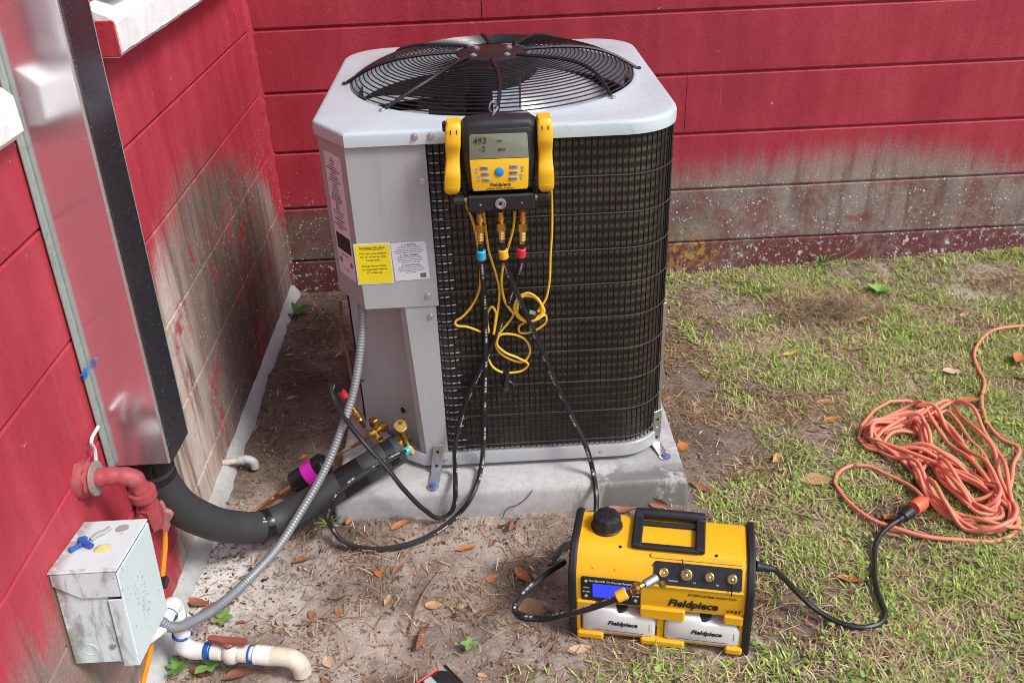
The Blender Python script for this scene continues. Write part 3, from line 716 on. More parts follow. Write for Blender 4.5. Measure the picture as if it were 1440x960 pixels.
# ------------------------------------------------------------------ hoses
def hose_mat(name="printed hose rubber", dash=True):
    t = NT(name); uv = t.n("TexCoord").outputs["UV"]; P = t.xyz(uv)
    n = t.noise(t.obj, 20, 4); col = t.mix(n, (.010, .010, .011, 1), (.020, .020, .021, 1))
    if dash:
        v = t.n("Combine" "XYZ"); t.set(v.inputs[0], t.math('MULTIPLY', P[0], 170.0)); v.inputs[1].default_value = 2.0
        letters = t.step(t.noise(v.outputs[0], 1.0, 1), .44, .50)
        v2 = t.n("Combine" "XYZ"); t.set(v2.inputs[0], t.math('MULTIPLY', P[0], 22.0))
        runs = t.step(t.noise(v2.outputs[0], 1.0, 0), .50, .54)
        band = t.math('LESS_THAN', t.math('ABSOLUTE', t.math('SUBTRACT', t.math('FRACT', t.math('ADD', t.math('MULTIPLY', P[1], 2.0), t.math('MULTIPLY', P[0], .3))), .5)), .13)
        col = t.mix(t.math('MULTIPLY', t.math('MULTIPLY', letters, runs), t.math('MULTIPLY', band, .6)), col, (.62, .62, .60, 1))
    t.bump(t.noise(t.obj, 300, 2), .1, .0005)
    return t.out(col, .36)
m_hose = hose_mat()
m_teal = simple("teal collar plastic", (.03, .36, .50), .4); m_ycol = simple("yellow collar plastic", (.78, .42, .02), .4); m_rcol = simple("red collar plastic", (.55, .03, .04), .4)
m_ywire = simple("yellow cable", (.80, .47, .03), .42, grime=.15)
def collar(par, p, d, m, r=.0105, L=.022):
    MB().lathe([(-L/2, r*.85), (-L/2+.002, r), (L/2-.002, r), (L/2, r*.85)], p, d, 12).build("collar", m, par)
def fitting(par, a, b, name="brass_fitting", s=1.0):
    a, b = Vector(a), Vector(b); L = (b-a).length; k = L/.067
    MB().lathe([(0, .0055*s), (.010*k, .0062*s), (.018*k, .0075*s), (.022*k, .0055*s), (.024*k, .0105*s), (.040*k, .0105*s), (.042*k, .0062*s), (.047*k, .0085*s), (.049*k, .0062*s), (.053*k, .0085*s), (.055*k, .0062*s), (.059*k, .0085*s), (.061*k, .0062*s), (.067*k, .0062*s)], a, b-a, 10, True).build(name, m_brass, par, smooth=25)
YH = -1.240
hb = empty("charging_hose", (0.719,-1.275,0.697), "long black hose with teal collars looping from the left gauge port to the valve", "hose", "black service hoses of the gauge")
MB().tube([(0.719,-1.285,0.723), (0.719,-1.270,0.667), (0.720,-1.240,0.574), (0.715,-1.232,0.421), (0.706,-1.235,0.305), (0.698,-1.245,0.192), (0.688,-1.236,0.105), (0.675,-1.297,0.095), (0.658,-1.325,0.075), (0.619,-1.335,0.030),
    (0.559,-1.378,0.016), (0.484,-1.407,0.012), (0.409,-1.410,0.014), (0.354,-1.392,0.022), (0.326,-1.366,0.045), (0.337,-1.395,0.122), (0.357,-1.390,0.163), (0.395,-1.365,0.186), (0.446,-1.325,0.191), (0.485,-1.280,0.183), (0.507,-1.250,0.174)], .0062, 8, 8).build("tube", m_hose, hb)
collar(hb, (0.719,-1.282,0.700), (0.02, .1, -1), m_teal); collar(hb, (0.508,-1.246,0.171), Vector((0.520,-1.240,0.174))-Vector((0.489,-1.260,0.170)), m_teal, .0105, .020)
fitting(hb, (0.721,-1.285,0.795), (0.719,-1.285,0.728))
hr = empty("charging_hose", (0.804,-1.275,0.698), "black hose with a red collar looping over the pad edge to the liquid valve", "hose", "black service hoses of the gauge")
MB().tube([(0.806,-1.285,0.723), (0.802,-1.275,0.673), (0.792,-1.245,0.625), (0.768,-1.229,0.547), (0.739,-1.228,0.465), (0.709,-1.230,0.401), (0.671,-1.232,0.320), (0.642,-1.235,0.237), (0.627,-1.250,0.170), (0.623,-1.244,0.105), (0.625,-1.325,0.112), (0.620,-1.328,0.067), (0.606,-1.330,0.038),
    (0.581,-1.335,0.031), (0.550,-1.345,0.066), (0.508,-1.345,0.128), (0.466,-1.335,0.197), (0.422,-1.315,0.253), (0.382,-1.275,0.288), (0.351,-1.220,0.306), (0.340,-1.190,0.329), (0.344,-1.170,0.326), (0.358,-1.165,0.295)], .0062, 8, 8).build("tube", m_hose, hr)
collar(hr, (0.804,-1.282,0.701), (-.05, .1, -1), m_rcol); collar(hr, (0.360,-1.165,0.293), Vector((0.373,-1.165,0.263))-Vector((0.354,-1.165,0.304)), m_rcol)
fitting(hr, (0.810,-1.285,0.795), (0.806,-1.285,0.723)); fitting(hr, (0.402,-1.168,0.195), (0.369,-1.165,0.274))
hy = empty("vacuum_hose", (0.766,-1.275,0.696), "black hose with yellow collars from the middle gauge port to the pump", "hose", "black service hoses of the gauge")
MB().tube([(0.764,-1.285,0.726), (0.769,-1.280,0.684), (0.782,-1.262,0.625), (0.807,-1.246,0.545), (0.837,-1.242,0.458), (0.877,-1.242,0.339), (0.920,-1.245,0.230), (0.949,-1.265,0.160), (0.963,-1.276,0.098), (0.964,-1.325,0.076), (0.960,-1.360,0.039), (0.946,-1.420,0.026), (.868, -1.475, .045), (.858, -1.50, .050), (.835, -1.535, .055),
    (0.862,-1.590,0.109), (0.821,-1.630,0.118), (0.785,-1.660,0.110), (0.761,-1.690,0.108), (0.751,-1.710,0.103), (0.762,-1.735,0.107), (0.798,-1.750,0.114), (0.849,-1.775,0.149), (0.903,-1.785,0.176), (0.947,-1.790,0.201), (0.981,-1.785,0.215)], .0064, 8, 8).build("tube", m_hose, hy)
collar(hy, (0.766,-1.282,0.700), (.1, .1, -1), m_ycol); collar(hy, (0.955,-1.790,0.209), Vector((0.981,-1.785,0.219))-Vector((0.947,-1.790,0.203)), m_ycol, .0115, .022)
fitting(hy, (0.764,-1.285,0.796), (0.764,-1.285,0.729))
fitting(hy, (1.000,-1.780,0.224), (0.972,-1.787,0.214))
vb = MB(); vb.lathe([(0, .0085), (.004, .0095), (.028, .0095), (.031, .006)], (1.000,-1.780,0.222), Vector((1.040,-1.760,0.229))-Vector((1.000,-1.780,0.222)), 12)
vb.build("ball_valve", m_galv, hy); MB().lathe([(0, .007), (.008, .007), (.010, .004), (.012, .004)], (1.035,-1.768,0.213), (.3, -1, -.3), 10).build("side_port", m_brass, hy)

# ------------------------------------------------------------------ manifold gauge
gz0 = Vector((.767, -1.262, .90))
mg = empty("manifold_gauge", gz0, "black and yellow digital manifold gauge hanging on the condenser front by a wire hook", "gauge")
YF = -1.285
m_rub = simple("black gauge rubber", (.012, .012, .013), .55, scale=30, bump=.3, grime=.12, grime_col='3d3934')
m_yface = simple("yellow gauge plastic", (.80, .45, .014), .38, var=.05, bump=.05)
def lcd_mat():
    t = NT("lcd glass"); n = t.noise(t.obj, 30, 3)
    return t.out(t.mix(n, (.165, .175, .115, 1), (.235, .245, .175, 1)), .12, Specular_IOR_Level=.6)
m_lcd = lcd_mat()
mp = lambda p, q, d: (p, d, q)
b = MB(); poly = [(.700, .842), (.834, .842), (.8345, .858), (.8395, .90), (.8440, .965), (.840, .978), (.830, .985), (.79, .987), (.74, .987), (.705, .985), (.695, .978), (.6905, .965), (.6955, .90), (.6995, .858)]
slab(b, poly, -1.236, YF, mp, .009); b.build("gauge_body", m_rub, mg, smooth=40)
b = MB(); slab(b, [(.704, .848), (.829, .846), (.8305, .90), (.833, .962), (.828, .970), (.707, .971), (.702, .964), (.7035, .90)], -1.28, -1.2865, mp, .002); b.build("face_rim", m_rub, mg)
b = MB(); slab(b, [(.7115, .8445), (.8195, .8445), (.8225, .851), (.825, .909), (.7065, .910), (.709, .851)], -1.28, -1.2885, mp, .001); fp = b.build("face_plate", m_yface, mg)
b = MB(); slab(b, [(.7065, .911), (.825, .910), (.8235, .956), (.820, .960), (.7115, .961), (.7085, .957)], -1.28, -1.2882, mp, .001); scr = b.build("screen", m_lcd, mg)
TX = lambda x, z, y=-1.2888: face_m((x, y, z), (1, 0, 0), (0, 0, 1))
m_seg = simple("lcd digits", (.035, .040, .030), .5, bump=0)
text("493", .0185, scr, TX(.7290, .9475), m_seg, bold=.01, shear=.1); text("-2", .015, scr, TX(.7330, .9310), m_seg, bold=.01, shear=.1)
text("48.0", .009, scr, TX(.771, .9285), m_seg); text("psig", .006, scr, TX(.768, .9475), m_seg)
m_key = simple("grey key rubber", (.30, .32, .35), .5)
for i, (lx, lab) in enumerate(((.7355, ("MENU", "LIGHT", "ESC")), (.795, ("UP", "ENTER", "DOWN")))):
    for k in range(3):
        x = lx+(.0015*k if i == 0 else -.0015*k); z = .893-.0125*k
        kb = MB(); slab(kb, rrect(.0165, .0068, .002, 3, x, z), -1.287, -1.2905, mp, .0008); kk = kb.build("key", m_key, mg)
        text(lab[k], .0048, kk, TX(x, z, -1.2907), m_ink)
pb = MB().lathe([(0, .0095), (.003, .0095), (.0042, .007), (.0045, 0)], (.765, -1.287, .883), (0, -1, 0), 20).build("power_button", simple("blue button", (.02, .25, .62), .35), mg)
for x, z in ((.719, .889), (.722, .873), (.811, .889), (.808, .873)):
    MB().lathe([(0, .004), (.001, .004), (.0012, 0)], (x, -1.2875, z), (0, -1, 0), 10).build("indicator", m_key, mg); text("T1" if x < .76 else "T2", .0045, fp, TX(x, z-.007), m_ink)
text("Fieldpiece", .0105, fp, TX(.7655, .8560), m_ink, shear=.25, bold=.02); text("WIRELESS DIGITAL MANIFOLD", .0042, fp, TX(.7655, .8480), m_ink)
b = MB(); b.box((.7665, -1.268, .815), (.140, .038, .036), .004); man = b.build("manifold_bar", m_blackp, mg)
for sx, x in ((-1, .699), (1, .834)):
    MB().lathe([(0, .008), (.006, .008), (.0065, .0075), (.010, .0075)], (x, -1.268, .819), (sx, 0, 0), 14).build("knob_stem", m_brass, mg)
    k = MB(); rings = []
    for d, rr_ in ((.008, .0115), (.009, .0135), (.030, .0135), (.033, .011)):
        rings.append([(x+sx*d, -1.268+rr_*(1+.05*(j % 2))*math.cos(2*PI*j/24), .819+rr_*(1+.05*(j % 2))*math.sin(2*PI*j/24)) for j in range(24)])
    k.sweep(rings if sx > 0 else [r[::-1] for r in rings]); k.build("valve_knob", m_blackp, mg)
MB().lathe([(0, .0115), (.003, .0115), (.0035, .0085), (.0008, .008), (.0008, 0)], (.765, -1.287, .815), (0, -1, 0), 20).build("sight_glass", m_galv, mg)
MB().lathe([(0, .0035), (.0012, .0035), (.0013, 0)], (.765, -1.2882, .815), (0, -1, 0), 10).build("sight_glass_eye", m_dark, mg)
for x, m in ((.7235, simple("blue dot", (.2, .3, .6), .4)), (.8085, simple("red dot", (.6, .08, .08), .4))): MB().lathe([(0, .0022), (.001, .0022), (.0011, 0)], (x, -1.287, .814), (0, -1, 0), 8).build("port_dot", m, mg)
for x in (.721, .7645, .8095): MB().lathe([(0, .0075), (.006, .0075), (.0065, .006), (.012, .006)], (x, -1.272, .798), (0, 0, -1), 12).build("gauge_port", m_brass, mg)
MB().tube([(.755, -1.255, .984), (.757, -1.262, .990), (.765, -1.258, 1.000), (.7655, -1.21, .992), (.766, -1.165, .982), (.763, -1.14, .986), (.756, -1.150, .985), (.752, -1.175, .978), (.757, -1.20, .980)], .0019, 6, 6).build("hook", m_galv, mg)
# clamps at either side
def clamp(x0, x1, zt, zb, label, tilt):
    c = empty("pipe_clamp", (x0, -1.26, (zt+zb)/2), label, "clamp", "yellow clamps beside the gauge")
    rings = []; H = zt-zb
    for k in range(21):
        t = k/20; z = zt-H*t; x = x0+(x1-x0)*t
        w = .0155*(1-.10*math.sin(PI*min(1, max(0, (t-.30)/.35)))+.06*math.sin(PI*max(0, t-.65)/.35)); y1 = -1.292+.006*math.sin(PI*t)*(-1)+.010*math.sin(PI*min(1, max(0, (t-.28)/.40)))
        if t < .06: w *= .80+.20*t/.06; y1 += .006*(1-t/.06)
        if t > .92: w *= 1-.35*((t-.92)/.08)**2; y1 += .008*((t-.92)/.08)**2
        rings.append([(x+p*w/.0155, y, z) for p, y in ((-.0155, -1.245), (-.0155, y1+.006), (-.0145, y1+.002), (-.011, y1), (.011, y1), (.0145, y1+.002), (.0155, y1+.006), (.0155, -1.245))])
    mb = MB(); mb.sweep(rings); body = mb.build("clamp_body", m_yface, c, smooth=45)
    for k in range(5):
        t = .70+.045*k; z = zt-H*t; x = x0+(x1-x0)*t
        MB().box((x, -1.2945+.003*(1-math.sin(PI*t)), z), (.022, .004, .0022), .001).build("grip_rib", m_yface, body)
    for p in (-.006, .006): MB().box((x0+p, -1.2935, zt-.016), (.0018, .003, .009), .0006).build("jaw_slot", m_ink, body)
    MB().box((x0-(x0 > .77)*.019+(x0 < .77)*-.019+(x0 > .77)*0, -1.256, zt-.014), (.008, .018, .020), .003).build("jaw_pivot", m_blackp, c)
    return c
clamp(.679, .667, .985, .838, "yellow pipe clamp hanging left of the gauge screen", 0)
clamp(.8585, .8590, .986, .834, "yellow pipe clamp hanging right of the gauge screen", 0)
# thin yellow cables
def cable(label, pts, r=.0028, extra=None, group="yellow clamp cables", res=7):
    o = MB().tube(pts, r, 7, res).build("clamp_cable", m_ywire, None, label=label, cat="cable", group=group); return o
cable("thin yellow cable bending to a sharp point left of the teal collar", [(0.684,-1.262,0.831), (0.689,-1.250,0.811), (0.704,-1.243,0.763), (0.712,-1.238,0.703), (0.714,-1.235,0.642), (0.708,-1.232,0.588), (0.688,-1.231,0.549), (0.667,-1.230,0.525), (0.650,-1.230,0.511), (0.653,-1.230,0.505), (0.674,-1.230,0.500), (0.707,-1.228,0.484)])
cable("thin yellow cable from the gauge bottom ending in a narrow upright loop", [(0.729,-1.255,0.786), (0.731,-1.245,0.746), (0.736,-1.237,0.684), (0.748,-1.233,0.630), (0.754,-1.232,0.594), (0.750,-1.231,0.549), (0.742,-1.231,0.504), (0.736,-1.232,0.477), (0.741,-1.234,0.511), (0.743,-1.234,0.537), (0.736,-1.233,0.549), (0.726,-1.231,0.536), (0.723,-1.230,0.505), (0.723,-1.230,0.481), (0.715,-1.228,0.478)])
lb = empty("clamp_cable", (0.768,-1.231,0.427), "yellow cable with a lower open loop and a black rubber clip hanging at its end", "cable", "yellow clamp cables")
MB().tube([(0.794,-1.255,0.785), (0.790,-1.247,0.744), (0.776,-1.248,0.695), (0.764,-1.240,0.650), (0.760,-1.236,0.596), (0.768,-1.233,0.553), (0.783,-1.232,0.526), (0.773,-1.229,0.507), (0.752,-1.229,0.480), (0.740,-1.231,0.458), (0.744,-1.232,0.435), (0.769,-1.233,0.411), (0.804,-1.231,0.400), (0.818,-1.231,0.424), (0.807,-1.232,0.460), (0.778,-1.232,0.475), (0.749,-1.234,0.474),
    (0.743,-1.235,0.452), (0.758,-1.236,0.432), (0.792,-1.236,0.412), (0.813,-1.234,0.393), (0.801,-1.232,0.377), (0.771,-1.231,0.371), (0.751,-1.230,0.373), (0.729,-1.229,0.390), (0.721,-1.228,0.409)], .0028, 7, 7).build("tube", m_ywire, lb)
ck = MB(); ck.tube([(0.761,-1.232,0.376), (0.762,-1.234,0.355), (0.758,-1.238,0.342)], .0075, 8, 3); ck.lathe([(0, .0), (0, .014), (.010, .0155), (.012, .013), (.009, .0125), (.006, 0)], (0.763,-1.228,0.336), (0, -1, .15), 16); ck.build("rubber_clip", m_blackp, lb)
cl = empty("clamp_cable", (0.825,-1.235,0.529), "yellow cable from the right clamp wound into a messy bundle with a black tie", "cable", "yellow clamp cables")
cp = [(0.871,-1.262,0.828), (0.873,-1.248,0.788), (0.873,-1.240,0.736), (0.869,-1.236,0.668), (0.865,-1.234,0.598), (0.856,-1.234,0.559), (0.839,-1.237,0.533)]
rr = random.Random(11)
for k in range(4):
    j = lambda s=3: rr.uniform(-s, s)
    cp += [Vector(q)+Vector((rr.uniform(-.004, .004), rr.uniform(-.004, .003), rr.uniform(-.005, .005))) for q in ((0.849,-1.238,0.535), (0.842,-1.236,0.559), (0.820,-1.234,0.576), (0.796,-1.233,0.569), (0.789,-1.234,0.545), (0.796,-1.238,0.521), (0.818,-1.241,0.511), (0.839,-1.241,0.521))]
cp += [(0.854,-1.238,0.524), (0.857,-1.234,0.505), (0.839,-1.232,0.486), (0.817,-1.231,0.476), (0.796,-1.230,0.478), (0.795,-1.232,0.494), (0.808,-1.236,0.509), (0.800,-1.238,0.521), (0.783,-1.236,0.532), (0.774,-1.232,0.541)]
MB().tube(cp, .0027, 7, 6).build("tube", m_ywire, cl)
MB().box((0.823,-1.241,0.529), (.026, .018, .022), .006, Matrix.Rotation(.35, 3, 'Y')).build("cable_tie", m_blackp, cl)

# ------------------------------------------------------------------ line set: metal duct, insulated pipe, drier
def duct_mat():
    t = NT("bright sheet metal"); n = t.noise(t.mapv(t.obj, (3, 3, .8)), 2, 4); s = t.noise(t.mapv(t.obj, (260, 260, 3)), 1, 3)
    sp = t.math('MULTIPLY', t.step(t.vor(t.obj, 130), .16, .06), t.step(t.noise(t.obj, 35, 2), .42, .6))
    col = t.mix(sp, (.80, .77, .80, 1), (.86, .86, .86, 1))
    r = t.math('MULTIPLY_ADD', sp, .35, t.math('MULTIPLY_ADD', n, .08, t.math('MULTIPLY_ADD', s, .04, .13)))
    t.bump(t.math('ADD', t.math('MULTIPLY', n, 1.0), t.math('MULTIPLY', s, .02)), .012, .008)
    return t.out(col, r, .91)
m_duct = duct_mat()
m_edge = simple("dull metal edge", (.36, .42, .38), .5, .6, var=.2, scale=30, grime=.4)
dr = empty("metal_duct", (.056, -1.58, .458), "tall shiny sheet metal duct on the red wall mirroring its surroundings", "duct", rot=Matrix.Rotation(math.radians(-3.9), 3, 'X'))
H = 1.7
b = MB(); x0, x1, y0, y1, rr_ = .006, .112, -.056, .054, .004
c = [(x0, y0), (x1-rr_, y0), (x1-rr_*.3, y0+rr_*.3), (x1, y0+rr_), (x1, y1), (x0, y1)]
c = [(p-.056, q) for p, q in c]
b.sweep([[(p, q, 0) for p, q in c], [(p, q, H) for p, q in c]], closed=False, cap=False)
ci = [(p*.96, q*.96) for p, q in c]; b.sweep([[(p, q, 0) for p, q in c], [(p, q, .001) for p, q in ci], [(p, q, H) for p, q in ci]], closed=False, cap=False)
b.build("duct_cover", m_duct, dr, local=True, smooth=0)
def side_mat():  # dark reflection is put into the base colour; pale specks are dust
    t = NT("dusty metal dark reflection"); sp = t.math('MULTIPLY', t.step(t.vor(t.obj, 190), .26, .10), t.step(t.noise(t.obj, 60, 3), .40, .6))
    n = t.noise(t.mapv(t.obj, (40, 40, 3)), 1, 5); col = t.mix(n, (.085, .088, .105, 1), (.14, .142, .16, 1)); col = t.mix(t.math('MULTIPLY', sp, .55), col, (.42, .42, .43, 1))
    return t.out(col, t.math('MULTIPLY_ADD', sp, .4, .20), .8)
MB().box((.0575, .0, H/2), (.0030, .103, H), .0006).build("duct_side", side_mat(), dr, local=True)  # added sheet over the duct's side, carrying the painted dark reflection
b = MB(); b.box((-.052, -.061, H/2), (.009, .008, H), .002); b.box((-.0505, -.070, H/2), (.004, .012, H), .001); b.build("base_flange", m_edge, dr, local=True)
MB().box((.0575, .054, H/2), (.0025, .004, H), .0008).build("folded_edge", m_edge, dr, local=True)
cr = MB(); cr.tube([(-.060, -.074, .205), (-.050, -.078, .208), (-.042, -.076, .216), (-.037, -.071, .221)], .0026, 6, 3); cr.tube([(-.05, -.078, .20), (-.042, -.077, .208), (-.044, -.074, .220)], .0022, 6, 3)
cr.build("blue_wax", simple("blue marker wax", (.02, .17, .50), .5), dr, local=True)
tag(MB().tube([(0.012,-1.659,0.569), (0.020,-1.713,0.573), (0.015,-1.700,0.548), (0.012,-1.704,0.523)], .0032, 6, 4).build("wire_stub", simple("white wire", (.7, .69, .66), .5), None), "short bent white wire poking from the wall beside the duct", "wire")

def foam_mat():
    t = NT("black foam insulation"); n = t.noise(t.obj, 14, 5, .6)
    col = t.mix(n, (.024, .024, .025, 1), (.046, .046, .048, 1)); t.bump(t.noise(t.obj, 260, 3, .6), .35, .0012)
    return t.out(col, .62)
m_foam = foam_mat(); m_tape = simple("black tape", (.012, .012, .013), .18, scale=40, bump=.3, bscale=60)
ip = empty("insulated_pipe", (.2, -1.36, .0), "thick black foam insulated pipe curving from the duct to the condenser valve", "pipe")
IP = [(.058, -1.585, .50), (.056, -1.585, .455), (.054, -1.582, .405), (.064, -1.555, .300), (.088, -1.50, .205), (.120, -1.43, .120), (.165, -1.375, .070), (.205, -1.348, .066), (.30, -1.318, .102), (.40, -1.278, .140), (.462, -1.244, .160), (.492, -1.228, .168)]
MB().tube(IP, .0375, 20, 8).build("foam_sleeve", m_foam, ip, smooth=80)
SP = spline(IP, 24)
def band(a, b, r, name="tape_band", m=m_tape):
    MB().tube([SP[i] for i in range(int(a*(len(SP)-1)), int(b*(len(SP)-1))+1)], r, 24, smooth=False, radf=None).build(name, m, ip, smooth=60)
band(.545, .590, .0386); band(.775, .825, .0386); band(.905, .955, .0386); band(.1, .16, .0386); band(.18, .195, .0382)
m_wprint = simple("white print", (.7, .7, .68), .5, bump=0)
q = SP[int(.567*(len(SP)-1))]+Vector((.006, -.0285, .0270))
b = MB()
for (dx, dz, w, h) in ((0, 0, .0025, .030), (.004, .008, .010, .0022), (-.001, -.010, .012, .0022)): b.box(q+Vector((dx, -.0, dz)), (w, .0012, h), 0, Matrix.Rotation(-.8, 3, 'X'))
b.build("printed_mark", m_wprint, ip, smooth=0)
fd = empty("filter_drier", (0.233,-1.130,0.023), "black filter drier cylinder with a bright magenta band on the copper line", "filter drier")
A = Vector((0.199,-1.190,0.039)); Bp = Vector((0.298,-1.170,0.096)); L = (Bp-A).length; R_ = .031
MB().lathe([(0, .008), (.004, R_*.75), (.012, R_), (L-.012, R_), (L-.004, R_*.75), (L, .008)], A, Bp-A, 28).build("drier_body", simple("drier gloss black", (.012, .012, .013), .25), fd)
MB().lathe([(L*.42, R_+.0006), (L*.70, R_+.0006)], A, Bp-A, 32, cap=False).build("magenta_band", simple("magenta band", (.72, .02, .50), .4, bump=0), fd)
MB().tube([A+(A-Bp)*.02, A+(A-Bp)*.35, (0.160,-1.230,0.035), (0.133,-1.240,0.022), (0.103,-1.261,0.010)], .0055, 8, 6).build("copper_tube", m_copper, fd)
MB().tube([Bp, (0.334,-1.170,0.119), (0.377,-1.170,0.145), (0.417,-1.175,0.175)], .0055, 8, 6).build("copper_tube", m_copper, fd)
u_ = Vector((0.342,-1.170,0.123)); MB().lathe([(0, .0075), (.022, .0075)], u_, Vector((0.377,-1.170,0.145))-u_, 8).build("solder_joint", m_galv, fd)
# flexible conduit with its ridges
def conduit_mat():
    t = NT("grey conduit"); n = t.noise(t.obj, 16, 5)
    return t.out(t.mix(n, (.20, .215, .225, 1), (.33, .345, .355, 1)), .42, .35)
fc = MB().tube([(.050, -1.835, .330), (.050, -1.80, .300), (.066, -1.785, .225), (.085, -1.765, .165), (.105, -1.70, .115), (.130, -1.62, .075), (.165, -1.53, .055), (.215, -1.455, .070), (.265, -1.385, .115), (.320, -1.318, .180), (.362, -1.268, .255), (.397, -1.226, .335), (.421, -1.190, .430), (.434, -1.170, .520), (.436, -1.165, .562)], .0098, 12, 46, radf=lambda L: .0098+.0010*math.sin(L*2*PI/.0074)).build("flexible_conduit", conduit_mat(), smooth=80,
    label="ribbed grey flexible conduit rising from the grey box to the condenser", cat="conduit")
tag(MB().tube([(0.366,-1.060,0.493), (0.359,-1.060,0.402), (0.368,-1.070,0.335), (0.378,-1.080,0.266), (.40, -1.085, .28)], .004, 6, 5).build("brown_wire", simple("brown wire", (.16, .06, .035), .5)), "thin brown wire hanging behind the conduit at the condenser's left side", "wire")

# ------------------------------------------------------------------ things on the left wall
def box_mat():
    t = NT("weathered grey box"); n = t.noise(t.obj, 9, 5, .6); P = t.xyz(t.obj)
    col = t.mix(n, (.50, .585, .585, 1), (.60, .685, .68, 1))
    g = t.math('MULTIPLY', t.step(t.noise(t.mapv(t.obj, (30, 30, 9)), 1, 6, .7, .4), .46, .66), t.step(P[1], -.064, -.069))
    col = t.mix(t.math('MULTIPLY', g, .75), col, (.155, .15, .145, 1))
    edge = t.math('MULTIPLY', t.step(P[0], .028, .008), t.step(t.noise(t.obj, 45, 4, .7), .36, .55)); col = t.mix(t.math('MULTIPLY', edge, .7), col, (.24, .215, .18, 1))
    sp = t.step(t.noise(t.obj, 120, 2), .70, .73); col = t.mix(t.math('MULTIPLY', sp, .7), col, (.20, .20, .20, 1))
    t.bump(t.noise(t.obj, 60, 4), .12, .001)
    return t.out(col, .48)
m_box = box_mat()
db = empty("disconnect_box", (0, -1.884, .272), "weathered light grey electrical disconnect box on the red wall with litter on its lid", "electrical box", rot=Matrix.Rotation(math.radians(-8), 3, 'X'))
BW, BH, BD = .075, .192, .104
b = MB(); b.box((.043, 0, BH/2-.002), (.082, 2*BW-.012, BH-.012), .003); b.build("box_body", m_box, db, local=True)
b = MB()
# hinged hood: top plate, front plate and two cheeks cut back below
b.box((BD/2+.004, 0, BH), (BD+.008, 2*BW, .004), .0015)
b.box((BD+.0065, 0, BH/2-.003), (.004, 2*BW-.002, BH-.004), .0015)
for s in (-1, 1):
    pl = [(.004, BH-.0025), (.004, BH-.024), (.046, BH-.050), (.108, BH-.050), (.108, BH-.0025)][::-1]
    b.prism(pl if s < 0 else pl, s*(BW-.001), s*(BW-.0035), lambda p, q, d: (p, d, q))
    b.box((BD-.006, s*(BW-.0022), BH/2-.028), (.024, .003, BH-.056), .001)
hood = b.build("hood", m_box, db, local=True, smooth=30)
MB().lathe([(0, .012), (.0007, .0118), (.0008, .0105), (.0003, .0103)], (.035, -(BW-.006), .034), (0, -1, 0), 24).build("knockout", m_box, db, local=True)
MB().lathe([(0, .0115), (.0006, .0113), (.0007, 0)], (.078, BW*.62, BH+.002), (0, 0, 1), 20).build("knockout", simple("zinc cap", (.42, .42, .38), .5, .4), db, local=True)
MB().lathe([(0, .0055), (.003, .005), (.0035, 0)], (.074, -(BW-.006), .040), (0, -1, 0), 10).build("screw", m_screw, db, local=True)
b = MB(); rr = random.Random(5)
for k in range(70):                                   # the worn printed notice on the front plate
    y = -.018+rr.uniform(-.019, .023)+.012*(k/70); z = .135-.085*(k/70)
    b.box((BD+.0087, y, z), (.0004, rr.uniform(.0015, .006), rr.uniform(.0008, .0018)), 0)
b.build("worn_print", simple("faded print", (.34, .36, .36), .6, bump=0), db, local=True, smooth=0)
MBx = MB(); MBx.box((-.0005, 0, BH/2), (.004, 2*BW-.006, BH-.012), .001); MBx.build("back_plate", simple("rusty plate", (.17, .10, .06), .8, grime=.5), db, local=True)
def onbox(x, y, h=.0025):
    return WM[db.name] @ Vector((x, y, BH+h))
wn_ = empty("wire_nut", onbox(.030, -.002), "blue wire nut scrap with grey tape lying on the grey box", "wire nut")
m_bluep = simple("blue plastic", (.02, .09, .36), .4)
b = MB(); q0 = onbox(.030, .0, .008); dn = Vector((.35, .9, 0))
b.lathe([(0, .0045), (.012, .0050), (.026, .0065), (.030, .0065), (.031, .004)], onbox(.050, -.012, .0085), Vector((-.7, .45, 0)), 10)
b.lathe([(0, .003), (.020, .0045), (.021, .002)], onbox(.028, -.010, .007), Vector((.2, .9, .15)), 8); b.lathe([(0, .003), (.018, .005), (.019, .002)], onbox(.028, -.006, .007), Vector((-.6, -.7, .1)), 8)
b.build("nut", m_bluep, wn_)
b = MB(); b.tube([onbox(.038, .012, .004), onbox(.044, .024, .006), onbox(.052, .034, .004), onbox(.058, .045, .005)], .005, 6, 3); b.build("tape_scrap", simple("grey scrap", (.32, .31, .31), .6), wn_)
b = MB(); pts = [(p, q, mn.noise(Vector((p*200, q*200, 0)))) for p, q in rrect(.030, .024, .008, 3)]
b.sweep([[onbox(.066+p*k, -.012+q*k, .0016+hh*.002+(1-k)*.008) for p, q, hh in pts] for k in (1, .8, .5, .15)]); b.build("dried_foam", simple("dried foam", (.62, .45, .20), .8, bump=.6, bscale=150), None, smooth=60, label="crumb of dried yellow foam on top of the grey box", cat="debris")
